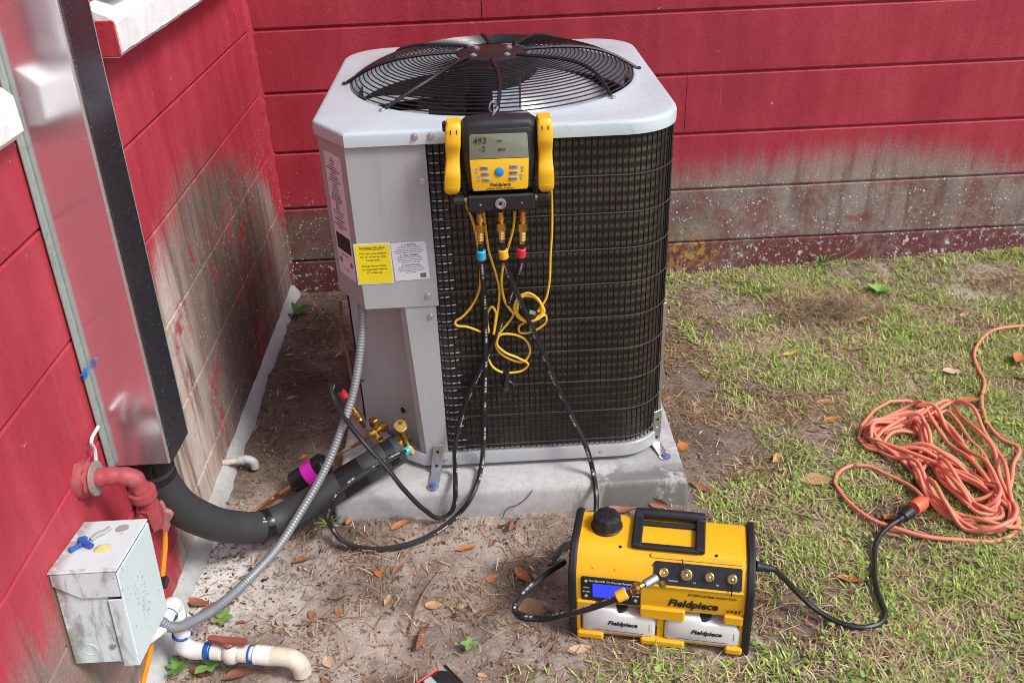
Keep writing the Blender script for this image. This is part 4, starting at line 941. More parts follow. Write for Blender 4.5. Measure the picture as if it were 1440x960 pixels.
# painted pipe with its tap
m_redpipe = simple("red painted iron", (.33, .050, .058), .55, var=.3, scale=40, bump=.7, bscale=90, grime=.45, grime_col='a08078')
tp = empty("garden_tap", (0, -1.72, .50), "red painted pipe elbow and tap sticking out of the wall under the duct", "tap")
F0 = Vector((0.000,-1.748,0.521))
b = MB(); rings = []
for k in range(6):
    d, r0 = ((-.006, .034), (.006, .034), (.012, .028), (.018, .030), (.024, .024), (.026, .016))[k]
    rings.append([F0+Vector((d, (r0+.004*math.sin(5*a+k*1.3))*math.cos(a), (r0+.004*math.cos(7*a+k))*math.sin(a))) for a in [2*PI*j/22 for j in range(22)]])
b.sweep(rings); b.build("mortar_collar", simple("lumpy painted mortar", (.30, .05, .055), .7, var=.3, bump=.8, bscale=70, grime=.5, grime_col='8a6660'), tp, smooth=60)
MB().lathe([(.024, .029), (.026, .031), (.029, .031), (.030, .024)], F0, (1, 0, 0), 20).build("escutcheon", simple("worn escutcheon", (.5, .44, .40), .4, .6, grime=.5), tp)
e0 = F0+Vector((.028, 0, 0)); e1 = F0+Vector((.060, .004, 0)); e2 = F0+Vector((.085, .010, -.012)); e3 = F0+Vector((.092, .014, -.045)); e4 = F0+Vector((.094, .020, -.098))
MB().tube([e0, e1, e2, e3, e4], .0165, 16, 8, radf=lambda L: .0165+.0007*math.sin(L*310)+.0006*math.sin(L*133)).build("elbow", m_redpipe, tp)
MB().lathe([(0, .024), (.016, .024)], e3+Vector((0, 0, .002)), (0, .06, -1), 18).build("elbow_bead", m_redpipe, tp)
MB().lathe([(0, .022), (.02, .024), (.04, .022), (.05, .02)], e3+Vector((.001, .002, -.035)), (0, .08, -1), 6).build("union_nut", m_redpipe, tp)
tbp = Vector((0.085,-1.734,0.405))
MB().tube([e4+Vector((0, 0, .025)), tbp+Vector((-.004, -.01, .004)), tbp+Vector((.006, .03, -.002))], .0135, 10, 4).build("tap_spout", m_redpipe, tp)
hc = Vector((0.085,-1.679,0.369)); b = MB()
rings = []
for d, r0 in ((-.006, .012), (-.005, .030), (.006, .030), (.008, .014)):
    rings.append([hc+Vector((math.cos(a)*(r0*(1+.22*math.cos(5*a)))*.6, d+math.cos(a)*.004, math.sin(a)*r0*(1+.22*math.cos(5*a)))) for a in [2*PI*j/30 for j in range(30)]])
b.sweep(rings); b.build("tap_handle", simple("faded tap handle", (.36, .12, .12), .65, var=.3, grime=.4, grime_col='b09a94', bump=.6, bscale=80), tp, smooth=40)
riser = MB(); riser.tube([(.016, -1.600, .43), (.017, -1.600, .36), (.030, -1.610, .31)], .0145, 14, 3); riser.build("riser_pipe", m_redpipe, tp)
m_orange = simple("orange cable", (.66, .24, .02), .4)
ow = empty("orange_cable", (.07, -1.66, .0), "orange cable hanging from the red tap beside the box with a black clip", "cable")
MB().tube([(0.075,-1.654,0.327), (0.072,-1.668,0.290), (0.066,-1.694,0.249), (0.062,-1.711,0.221), (0.055,-1.727,0.188), (0.045,-1.762,0.148), (0.050,-1.822,0.138), (0.055,-1.876,0.133), (.06, -1.93, .03), (.055, -1.98, -.01)], .0055, 8, 5).build("tube", m_orange, ow)
MB().box((0.068,-1.713,0.233), (.020, .024, .013), .003, Matrix.Rotation(.3, 3, 'X')).build("clip", m_blackp, ow)
st = empty("pipe_stub", (.02, -1.07, .04), "short pipe stub with a grey elbow at the foot of the left wall", "pipe")
s0 = Vector((.0, -1.085, .045)); MB().tube([s0, s0+Vector((.045, .008, 0))], .0085, 12, 2).build("stub_tube", simple("stained pvc", (.55, .48, .38), .5, grime=.5), st)
MB().tube([s0+Vector((.040, .008, 0)), s0+Vector((.062, .012, -.001)), s0+Vector((.076, .012, -.010)), s0+Vector((.078, .012, -.030))], .0112, 14, 5).build("elbow", simple("grey elbow", (.40, .43, .44), .45, grime=.3), st)
# white drain line
m_pvc = simple("white pvc", (.74, .73, .69), .35, var=.06, scale=20, grime=.12, grime_col='8a7a60'); m_blue = simple("blue primer", (.02, .09, .36), .4); m_pvcd = simple("dirty pvc", (.60, .54, .42), .55, var=.2, grime=.55, grime_col='7d6a48')
pv = empty("drain_pipe", (.08, -1.72, .02), "white plastic drain pipe with blue primer rings and an elbowed end", "pipe")
E1 = Vector((.074, -1.712, .172)); E2 = Vector((.074, -1.716, .050)); dX = Vector((.985, -.17, 0)).normalized(); E3 = E2+dX*.232; rp = .0145
MB().tube([(.005, -1.83, .170), (.04, -1.81, .178), (.070, -1.775, .179), E1+Vector((0, -.024, .005)), E1+Vector((0, -.006, .004)), E1+Vector((.001, .001, -.014)), E1+Vector((0, .0, -.03)), E2+Vector((0, 0, .028)), E2+Vector((0, 0, .010)), E2+dX*.006+Vector((0, 0, -.003)), E2+dX*.026, E3-dX*.03], rp, 16, 6).build("drain_tube", m_pvc, pv)
MB().tube([E1+Vector((0, -.032, .004)), E1+Vector((0, -.008, .004)), E1+Vector((0, 0, -.004)), E1+Vector((0, 0, -.036))], rp+.0035, 16, 6).build("elbow", m_pvc, pv)
MB().tube([E2+Vector((0, 0, .042)), E2+Vector((0, 0, .006)), E2+dX*.008, E2+dX*.046], rp+.0035, 16, 6).build("elbow", m_pvc, pv)
def ring(c, d, w=.003, r=rp+.0042, m=m_blue, name="primer_ring"): MB().lathe([(-w/2, r-.001), (-w/2, r), (w/2, r), (w/2, r-.001)], c, d, 18).build(name, m, pv)
ring(E1+Vector((0, -.031, .004)), (0, 1, 0), .002); ring(E1+Vector((0, 0, -.037)), (0, 0, 1), .002); ring(E2+Vector((0, 0, .042)), (.2, 0, 1), .003); ring(E2+dX*.048, dX, .010, rp+.0038)
vc = E2+dX*.098
b = MB(); b.lathe([(-.040, rp+.003), (-.020, rp+.003), (-.018, rp), (.018, rp), (.020, rp+.003), (.040, rp+.003)], vc, dX, 18); b.lathe([(-.024, .010), (-.016, .018), (-.004, .0205), (.008, .0205), (.018, .016), (.024, .012)], vc, (0, 0, 1), 18)
b.build("valve_body", simple("ivory valve", (.70, .66, .56), .4, grime=.2), pv)
ring(vc-dX*.041, dX, .003); ring(vc+dX*.041, dX, .004)
b = MB(); b.lathe([(0, .013), (.006, .014), (.010, .010), (.011, 0)], vc+Vector((0, 0, .024)), (0, 0, 1), 16)
b.sweep([[vc+dX*t+Vector((.17*s*w, .985*s*w, .027+h+.004*abs(t)/.04)) for s, h in ((-1, 0), (1, 0), (1, .010), (-1, .010))] for t, w in ((-.042, .003), (-.036, .006), (-.012, .0075), (0, .009), (.012, .0075), (.036, .006), (.042, .003))])
b.build("valve_handle", simple("brown red handle", (.27, .075, .055), .5, grime=.25), pv)
cpl = vc+dX*.062; MB().lathe([(-.018, rp+.003), (-.016, rp+.005), (.018, rp+.005), (.020, rp+.003)], cpl+dX*.006, dX, 18).build("coupling", m_pvc, pv); ring(cpl+dX*.027, dX, .004, rp+.0048, m_pvcd, "dirt_ring")
MB().tube([cpl+dX*.022, cpl+dX*.050, cpl+dX*.068+Vector((0, 0, -.004)), cpl+dX*.080+Vector((0, 0, -.020)), cpl+dX*.082+Vector((0, 0, -.042))], rp+.0045, 16, 6).build("end_elbow", m_pvcd, pv)

# ------------------------------------------------------------------ vacuum pump
PMA = -.2350
pm = empty("vacuum_pump", (.871, -1.689, .0), "yellow portable vacuum pump with black end caps and two white oil bottles", "vacuum pump", rot=Matrix.Rotation(PMA, 3, 'Z') @ Matrix.Rotation(math.radians(-1.0), 3, 'Y'))
m_pump = simple("yellow pump plastic", (.79, .445, .012), .33, var=.06, scale=7, grime=.10, grime_col='6a4a20', bump=.06)
def pump_mat():
    t = NT("yellow pump plastic"); n = t.noise(t.obj, 7, 4); c = t.mix(n, (.77, .405, .010, 1), (.85, .465, .016, 1))
    d = t.math('MULTIPLY', t.step(t.noise(t.obj, 16, 6, .75, .3), .52, .75), .22); c = t.mix(d, c, (.36, .25, .11, 1))
    s = t.math('MULTIPLY', t.step(t.vor(t.obj, 170), .14, .07), t.step(t.noise(t.obj, 40, 2), .52, .6)); c = t.mix(t.math('MULTIPLY', s, .7), c, (.14, .10, .06, 1))
    sc = t.step(t.noise(t.mapv(t.obj, (12, 90, 300)), 1, 3), .72, .76); c = t.mix(t.math('MULTIPLY', sc, .25), c, (.85, .62, .25, 1))
    t.bump(t.noise(t.obj, 900, 2), .12, .0005)
    return t.out(c, t.math('MULTIPLY_ADD', d, 1.0, t.math('MULTIPLY_ADD', n, .15, .26)))
m_pump = pump_mat()
m_cap = simple("black pump end cap", (.012, .012, .013), .5, bump=.2, grime=.12, grime_col='4a443c')
LP = lambda u, v, z: (u, v, z)
W_ = .355; zf = .004
full = [(.002, .098), (0, .108), (0, .160), (.004, .172), (.020, .192), (.032, .204), (.046, .211), (.060, .213), (.140, .213), (.149, .209), (.154, .200), (.154, .010), (.060, .010), (.060, .098)]
b = MB(); n = len(full)
b.sweep([[(u, v, z) for v, z in full[::-1]] for u in (.008, .347)])
body = b.build("pump_body", m_pump, pm, local=True, smooth=40)
# bottle bay: floor, mid post, feet and side cheeks
b = MB(); b.box((.1775, .030, .012), (.333, .058, .008), .002); b.box((.1820, .030, .055), (.014, .056, .085), .002)
for u in (.0125, .3425): b.box((u, .028, .055), (.010, .056, .090), .002)
for u, w in ((.038, .056), (.187, .090), (.330, .034)): b.box((u, -.002, .0105), (w, .017, .019), .004)
b.box((.185, -.001, .090), (.090, .012, .030), .003); b.box((.030, -.001, .094), (.040, .010, .022), .003); b.box((.325, -.001, .092), (.038, .010, .024), .003)
b.build("bottle_bay", m_pump, pm, local=True, smooth=30)
MB().box((.1775, .0565, .055), (.320, .004, .08), 0).build("bay_back", m_cap, pm, local=True, smooth=0)
capp = [(-.006, 0), (-.006, .165), (.000, .180), (.020, .202), (.040, .216), (.058, .2195), (.145, .2195), (.157, .213), (.160, .2), (.160, 0)]
for u0, u1 in ((-.006, .010), (.345, .361)):
    b = MB(); cx = .075; cz = .11
    rg = lambda u, k: [(u, cx+(v-cx)*k, cz+(z-cz)*k) for v, z in capp[::-1]]
    b.sweep([rg(u0, .97), rg(u0+.004, 1), rg(u1-.004, 1), rg(u1, .97)]); b.build("end_cap", m_cap, pm, local=True, smooth=30)
# shoulder ridges beside the port recess
b = MB(); b.box((.1560, .012, .188), (.006, .050, .050), .003, Matrix.Rotation(math.radians(0), 3, 'X'))
# display
b = MB(); slab(b, rrect(.121, .064, .005, 4, .0805, .135), .002, -.0018, lambda p, q, d: (p, d, q), .0012); dsp = b.build("display_panel", m_blackp, pm, local=True)
t = NT("lit blue screen"); m_scr = t.out((.02, .03, .35, 1), .15); t.b.inputs["Emission Color"].default_value = (.02, .035, 1, 1); t.b.inputs["Emission Strength"].default_value = .75
b = MB(); b.box((.080, -.0021, .1345), (.072, .0012, .036), .0004); b.build("screen", m_scr, dsp, local=True)
FT = lambda u, z, v=-.0024: face_m((u, v, z), (1, 0, 0), (0, 0, 1))
m_wtext = simple("white lettering", (.75, .75, .74), .5, bump=0)
text("RunQuick\u00ae Oil Change System", .0068, dsp, FT(.080, .1600), m_wtext, bold=.008, local=True)
for u in (.0305, .1305):
    for z, r in ((.158, .0035), (.117, .0035)):
        if u < .1 or z < .13: MB().lathe([(0, r), (.0012, r), (.0013, 0)], (u, -.0018, z), (0, -1, 0), 10).build("button", simple("pale button", (.55, .50, .48), .4), dsp, local=True)
    for z, s_ in ((.140, "MENU"), (.129, "ENTER")): text(s_, .0048, dsp, FT(u, z), m_wtext, local=True)
# port panel on the slanted shoulder
pa = Vector((0, .0035, .1705)); pd = Vector((0, .0265, .1985)); up = (pd-pa).normalized(); nv = Vector((0, -up.z, up.y))
hh = (pd-pa).length
def on(u, s, h): q = pa+up*s+nv*h; return Vector((u, q.y, q.z))
b = MB(); b.prism([(p, q) for p, q in rrect(.171, hh+.008, .004, 4, .2505, hh/2)], -.002, .0035, lambda p, q, d: tuple(on(p, q, d))); pp = b.build("port_panel", simple("black port panel", (.013, .013, .014), .38, scale=60, grime=.25, grime_col='5a564f'), pm, local=True, smooth=30)
b = MB(); b.prism([(.158, hh+.010), (.335, hh+.010), (.335, hh+.018), (.158, hh+.018)], -.006, .0015, lambda p, q, d: tuple(on(p, q, d))); b.build("shoulder_lip", m_pump, pm, local=True)
b = MB(); b.sweep([[on(.158, -.005, -.01), on(.158, -.005, .0020), on(.158, -.009, .0025), on(.158, -.012, -.004)], [on(.340, -.005, -.01), on(.340, -.005, .0020), on(.340, -.009, .0025), on(.340, -.012, -.004)]]); b.build("port_shelf", m_pump, pm, local=True, smooth=30)
for u, r in ((.184, .0095), (.2285, .0115), (.273, .0092), (.3165, .0098)):
    c = on(u, hh*.52, .0035)
    MB().lathe([(0, r), (.004, r), (.0045, r*.9), (.010, r*.82), (.010, r*.55), (.003, r*.5), (.003, 0)], c, nv, 18).build("brass_port", m_brass, pp, local=True)
    MB().lathe([(0, r*.3), (.012, r*.3), (.013, 0)], c, nv, 8).build("port_core", m_galv, pp, local=True)
for u, s in ((.165, .1), (.165, .9), (.326, .1), (.326, .9), (.2455, .92), (.203, .93), (.29, .93)): MB().lathe([(0, .0024), (.001, .0022), (.0011, 0)], on(u, hh*s, .0035), nv, 8).build("screw", m_blackp, pp, local=True)
c = on(.2285, hh*.5, .010); MB().tube([c, c+up*.012+Vector((-.004, 0, 0)), c+up*.030+Vector((-.010, 0, 0))], .0014, 5, 3).build("cap_tether", m_black, pp, local=True)
c = on(.3165, hh*.5, .010); MB().tube([c, c-up*.012, c-up*.028+Vector((0, 0, -.004))], .0014, 5, 3).build("cap_tether", m_black, pp, local=True)
for u, s_ in ((.2035, "VACUUM"), (.245, "1/4"), (.289, "3/8")): text(s_, .0042, pp, Matrix.Translation(on(u, hh*.12, .0038)) @ face_m((0, 0, 0), (1, 0, 0), up), m_wtext, local=True)
text("8 CFM Dual Stage Vacuum Pump", .0072, pm, FT(.2815, .1475, -.0012), m_ink, bold=.015, local=True, sx=.98)
text("Fieldpiece", .0265, pm, FT(.2435, .1205, -.0012), m_ink, shear=.28, bold=.035, local=True, sx=.92)
text("VP87", .0120, pm, FT(.324, .1120, -.0012), m_ink, bold=.02, local=True, spacing=1.2)
for s_, u, v in (("C", .045, .0), ("C", .09, .0)): MB().lathe([(0, .003), (.0003, .003)], (u, .012, .1845), (0, -.65, .75), 8).build("moulded_mark", m_pump, pm, local=True)
# oil bottles
m_bot = NT("milky bottle"); m_bot = m_bot.out((.66, .66, .64, 1), .34, Subsurface_Weight=.12)
for u0, u1, lab in ((.021, .172, "left"), (.190, .341, "right")):
    b = MB(); w = u1-u0; cu = (u0+u1)/2; prof = []
    rings = []
    for v, k in ((.050, 0), (.004, 0), (-.002, .0015), (-.0045, .005)):
        rings.append([(p, v, q) for p, q in [(u1-k, .022+k), (u1-k, .062-k), (u1-.012-k, .074-k), (u0+.075-k*0, .074-k), (u0+.068, .085-k), (u0+.018+k, .085-k), (u0+.006+k, .074-k), (u0+k, .062-k), (u0+k, .022+k), (u0+.006+k, .0165+k), (u1-.006-k, .0165+k)]])
    b.sweep(rings[::-1]); bo = b.build("oil_bottle", m_bot, pm, local=True, smooth=50)
    MB().box((u1+.003, .018, .050), (.010, .02, .022), .003).build("bottle_tab", m_bot, bo, local=True)
    MB().lathe([(0, .0165), (.014, .0175), (.016, .0150), (.0162, 0)], (u0+.077, .024, .0715), (0, -.55, .84), 14).build("bottle_cap", m_blackp, bo, local=True)
    text("Fieldpiece", .0155, bo, FT(u0+.084, .0490, -.0052), m_ink, shear=.28, bold=.035, local=True, sx=.98)
    MB().box((u0+.075, -.0046, .0265), (.105, .0006, .0009), 0).build("printed_line", m_ink, bo, local=True, smooth=0)
    MB().box((u1-.012, -.0046, .046), (.0007, .0006, .020), 0).build("printed_line", m_ink, bo, local=True, smooth=0)
# filler knob
b = MB(); rings = []
for h, r in ((.0, .031), (.004, .033), (.006, .029), (.026, .0275), (.031, .0245), (.033, .020)):
    rings.append([(.062+r*(1+(.055 if (j//2) % 2 and .004 < h < .032 else 0))*math.cos(2*PI*j/40), .103+r*(1+(.055 if (j//2) % 2 and .004 < h < .032 else 0))*math.sin(2*PI*j/40), .213+h) for j in range(40)])
b.sweep(rings); kb = b.build("filler_knob", m_cap, pm, local=True, smooth=35)
for k in range(8): MB().lathe([(0, .0032), (.002, .003), (.0022, 0)], (.062+.013*math.cos(PI*k/4), .103+.013*math.sin(PI*k/4), .246), (0, 0, 1), 6).build("knob_hole", m_rub, kb, local=True)
# carrying handle: frame, hinge bars and grip
b = MB()
for u in (.127, .253): b.box((u, .096, .2195), (.020, .104, .014), .003); b.box((u, .140, .221), (.020, .026, .018), .005)
b.box((.190, .050, .218), (.126, .014, .011), .003); b.box((.190, .120, .217), (.112, .011, .010), .003)
hf = b.build("handle_frame", m_cap, pm, local=True)
b = MB(); b.tube([(.119, .142, .223), (.140, .142, .224), (.240, .142, .224), (.261, .142, .223)], .0115, 14, 3); b.build("handle_grip", m_blackp, pm, local=True)
for u, v in ((.095, .048), (.285, .048)): MB().lathe([(0, .0035), (.0006, .0033), (.0007, 0)], (u, v, .2118), (0, -.2, 1), 10).build("screw", m_dark, pm, local=True)
MB().lathe([(0, .012), (.006, .012), (.007, .009), (.012, .009)], (-.005, .085, .150), (-1, 0, 0), 14).build("side_fitting", m_brass, pm, local=True)
# power cord and its plug
m_cord = simple("black cord", (.012, .012, .013), .42)
pc = empty("supply_cable", (1.458,-1.720,0.008), "black power cord from the pump curving over the grass to an orange socket", "cable")
MB().lathe([(0, .011), (.006, .011), (.012, .009), (.040, .0065)], (1.244,-1.689,0.165), Vector((1.277,-1.689,0.155))-Vector((1.244,-1.689,0.165)), 12).build("strain_relief", m_cord, pc)
MB().tube([(1.249,-1.690,0.164), (1.279,-1.684,0.150), (1.311,-1.668,0.110), (1.345,-1.664,0.065), (1.382,-1.678,0.028), (1.415,-1.702,0.015), (1.451,-1.724,0.013), (1.486,-1.729,0.014), (1.516,-1.718,0.014), (1.532,-1.696,0.014), (1.537,-1.658,0.014), (1.547,-1.607,0.015), (1.568,-1.548,0.016), (1.588,-1.501,0.018), (1.613,-1.467,0.020), (1.643,-1.442,0.022), (1.673,-1.424,0.024), (1.697,-1.409,0.024)], .0062, 8, 6).build("tube", m_cord, pc)
q0 = Vector((1.673,-1.424,0.024)); q1 = Vector((1.739,-1.378,0.026))
MB().lathe([(0, .0075), (.012, .0085), (.016, .0135), (.038, .0165), (.046, .0165), (.047, .012)], q0, q1-q0, 12).build("plug", m_cord, pc)

# orange extension cord
m_orx = simple("orange cord jacket", (.76, .235, .145), .45, var=.10, scale=18, grime=.10, grime_col='8a4a36')
xc = empty("extension_cord", (1.867,-1.218,-0.000), "tangled coil of orange extension cord lying on the grass", "extension cord")
rr = random.Random(21)
La = [(1.909,-0.953,0.012), (1.939,-0.965,0.012), (1.952,-1.036,0.012), (1.952,-1.142,0.012), (1.951,-1.240,0.012), (1.954,-1.326,0.012), (1.950,-1.405,0.012), (1.919,-1.453,0.012), (1.866,-1.466,0.012), (1.819,-1.433,0.012), (1.790,-1.372,0.012), (1.789,-1.291,0.012), (1.799,-1.220,0.012), (1.855,-1.157,0.012), (1.883,-1.071,0.012), (1.885,-1.004,0.012)]
Lb = [(1.730,-1.082,0.012), (1.781,-1.045,0.012), (1.830,-1.044,0.012), (1.871,-1.063,0.012), (1.875,-1.127,0.012), (1.861,-1.195,0.012), (1.845,-1.282,0.012), (1.853,-1.351,0.012), (1.876,-1.402,0.012), (1.914,-1.399,0.012), (1.938,-1.352,0.012), (1.924,-1.295,0.012), (1.883,-1.238,0.012), (1.822,-1.188,0.012), (1.759,-1.160,0.012), (1.717,-1.133,0.012)]
Lc = [(1.951,-0.984,0.012), (2.015,-0.954,0.012), (2.026,-1.017,0.012), (2.025,-1.100,0.012), (2.026,-1.179,0.012), (1.994,-1.273,0.012), (1.966,-1.354,0.012), (1.948,-1.418,0.012), (1.898,-1.452,0.012), (1.846,-1.429,0.012), (1.811,-1.374,0.012), (1.794,-1.305,0.012), (1.796,-1.227,0.012), (1.765,-1.179,0.012), (1.740,-1.123,0.012), (1.744,-1.075,0.012), (1.808,-1.039,0.012), (1.869,-1.011,0.012), (1.923,-0.990,0.012)]
pts = [(2.470,-0.529,0.010), (2.357,-0.544,0.010), (2.270,-0.615,0.011), (2.212,-0.697,0.011), (2.186,-0.778,0.011), (2.175,-0.835,0.010), (2.122,-0.925,0.010), (2.100,-0.977,0.010), (2.077,-1.062,0.011), (2.081,-1.123,0.012), (2.103,-1.154,0.012), (2.055,-1.227,0.012), (1.994,-1.322,0.012)]
order = [La, Lb, Lc, Lb, La, Lb, Lc, Lb, La, Lb, Lc, La, Lb]
for i, L_ in enumerate(order):
    st = 5 if i == 0 else 0
    jx, jy = rr.gauss(0, .012), rr.gauss(0, .017); sc_ = rr.uniform(.90, 1.06); ph = rr.uniform(0, 6.28)
    cxm = sum(p[0] for p in L_)/len(L_); cym = sum(p[1] for p in L_)/len(L_)
    for k, p in enumerate(L_):
        if L_ is La and k == 0 and i: pass
        z = .009+.0042*i*(.55+.45*math.sin(k*1.9+i*2.3))
        pts.append((cxm+(p[0]-cxm)*sc_+jx+.006*math.sin(k*.9+ph), cym+(p[1]-cym)*sc_+jy+.007*math.sin(k*.7+ph*2), z))
pts += [(1.952,-1.398,0.022), (1.954,-1.444,0.012), (1.915,-1.481,0.010), (1.866,-1.497,0.010), (1.794,-1.486,0.010), (1.718,-1.468,0.010), (1.668,-1.438,0.010), (1.625,-1.407,0.010), (1.595,-1.354,0.010), (1.582,-1.299,0.010), (1.582,-1.257,0.010), (1.609,-1.216,0.010), (1.651,-1.195,0.011), (1.690,-1.203,0.011), (1.718,-1.237,0.012), (1.745,-1.272,0.014), (1.759,-1.309,0.020), (1.764,-1.348,0.024)]
MB().tube(pts, .0053, 7, 5, radf=lambda L: .0053+.0002*math.sin(L*420)).build("cord", m_orx, xc, smooth=80)
e0 = Vector((1.761,-1.364,0.026)); e1 = Vector((1.710,-1.397,0.026))
MB().lathe([(-.012, .007), (0, .010), (.008, .0175), (.034, .0185), (.044, .0165), (.045, .012)], e0, e1-e0, 12).build("socket", simple("orange socket", (.74, .13, .05), .45), xc)

# ------------------------------------------------------------------ battery tool at the lower edge
bt = empty("power_tool", (.612, -1.862, .0), "black battery tool with red and pale label lying on the soil at the front edge", "power tool", rot=Matrix.Rotation(math.radians(-52), 3, 'Z'))
m_tool = simple("black tool plastic", (.014, .014, .015), .45, grime=.2)
b = MB(); b.box((0, 0, .032), (.13, .078, .034), .014); b.box((.008, 0, .052), (.10, .052, .010), .004)
for s in (-1, 1): b.box((-.005, s*.036, .050), (.105, .006, .006), .002)
b.build("battery_body", m_tool, bt, local=True)
MB().box((-.0655, 0, .030), (.004, .052, .024), .002).build("red_release", simple("red plastic", (.55, .03, .025), .4), bt, local=True)
MB().box((-.012, -.012, .0575), (.072, .018, .0016), .0006).build("pale_label", simple("pale label", (.34, .40, .43), .4), bt, local=True)
MB().box((-.03, -.0395, .022), (.04, .0016, .007), .0005).build("red_stripe", simple("red stripe", (.55, .03, .025), .4), bt, local=True)

# ------------------------------------------------------------------ dry leaves, each one its own object
def gz_(x, y):
    if .325 < x < 1.195 and -1.305 < y < -.395: return .085
    return height(x, y)
LEAFM = [simple("dry leaf %s" % n_, c, .55, var=.35, scale=30, bump=.4, bscale=160, grime=.5, grime_col=g) for n_, c, g in (("tan", (.46, .27, .14), '5a3a20'), ("orange", (.42, .155, .04), '4a2410'), ("brown", (.25, .105, .055), '2a150c'), ("pale", (.58, .42, .27), '7a5a3a'), ("yellow", (.55, .38, .08), '7a5a20'))]
def leaf_mesh(seed, curl, aspect, mat):
    r = random.Random(seed); NU, NV = 12, 6; vs = []; fs = []
    bend = r.uniform(-.35, .35); tw = r.uniform(-.5, .5)
    for i in range(NU+1):
        t = i/NU; w = aspect*.5*(math.sin(PI*min(1, t*1.02))**.75)*(1-.30*(t-.4)) + .006
        for j in range(NV+1):
            s = 2*j/NV-1; edge = r.uniform(-.012, .012)
            a = s*curl
            y = w*(math.sin(a)/max(curl, 1e-3)) + edge*abs(s)
            z = w*((1-math.cos(a))/max(curl, 1e-3)) + .020*math.sin(t*7+seed)*abs(s) + .014*(1-abs(s))*-1
            x = t-.5; y += bend*(x*x-.1)*.5; z += tw*x*s*.12 + .10*x*x*(1+curl*.4)
            vs.append((x, y, z))
    for i in range(NU):
        for j in range(NV): a = i*(NV+1)+j; fs.append((a, a+1, a+NV+2, a+NV+1))
    zmin = min(v[2] for v in vs); vs = [(x, y, z-zmin) for x, y, z in vs]
    o = len(vs); vs += [(-.5, .008, .02), (-.5, -.008, .02), (-.68, -.01+bend*.1, .03)]; fs.append((o, o+1, o+2))
    me = bpy.data.meshes.new("dry_leaf"); me.from_pydata(vs, [], fs); me.materials.append(mat)
    me.polygons.foreach_set("use_smooth", [True]*len(fs)); return me
def put_leaf(me, p, L, ang, label, group=None, tilt=None, up=.002):
    o = link("dry_leaf", me); x, y = p[0], p[1]
    tl = tilt or (rng.uniform(-.2, .2), rng.uniform(-.2, .2))
    z = p[2] if len(p) > 2 and p[2] > .05 else gz_(x, y)
    o.location = (x, y, z+up); o.scale = (L, L, L); o.rotation_euler = (tl[0], tl[1], ang)
    return tag(o, label, "dry leaf", group)
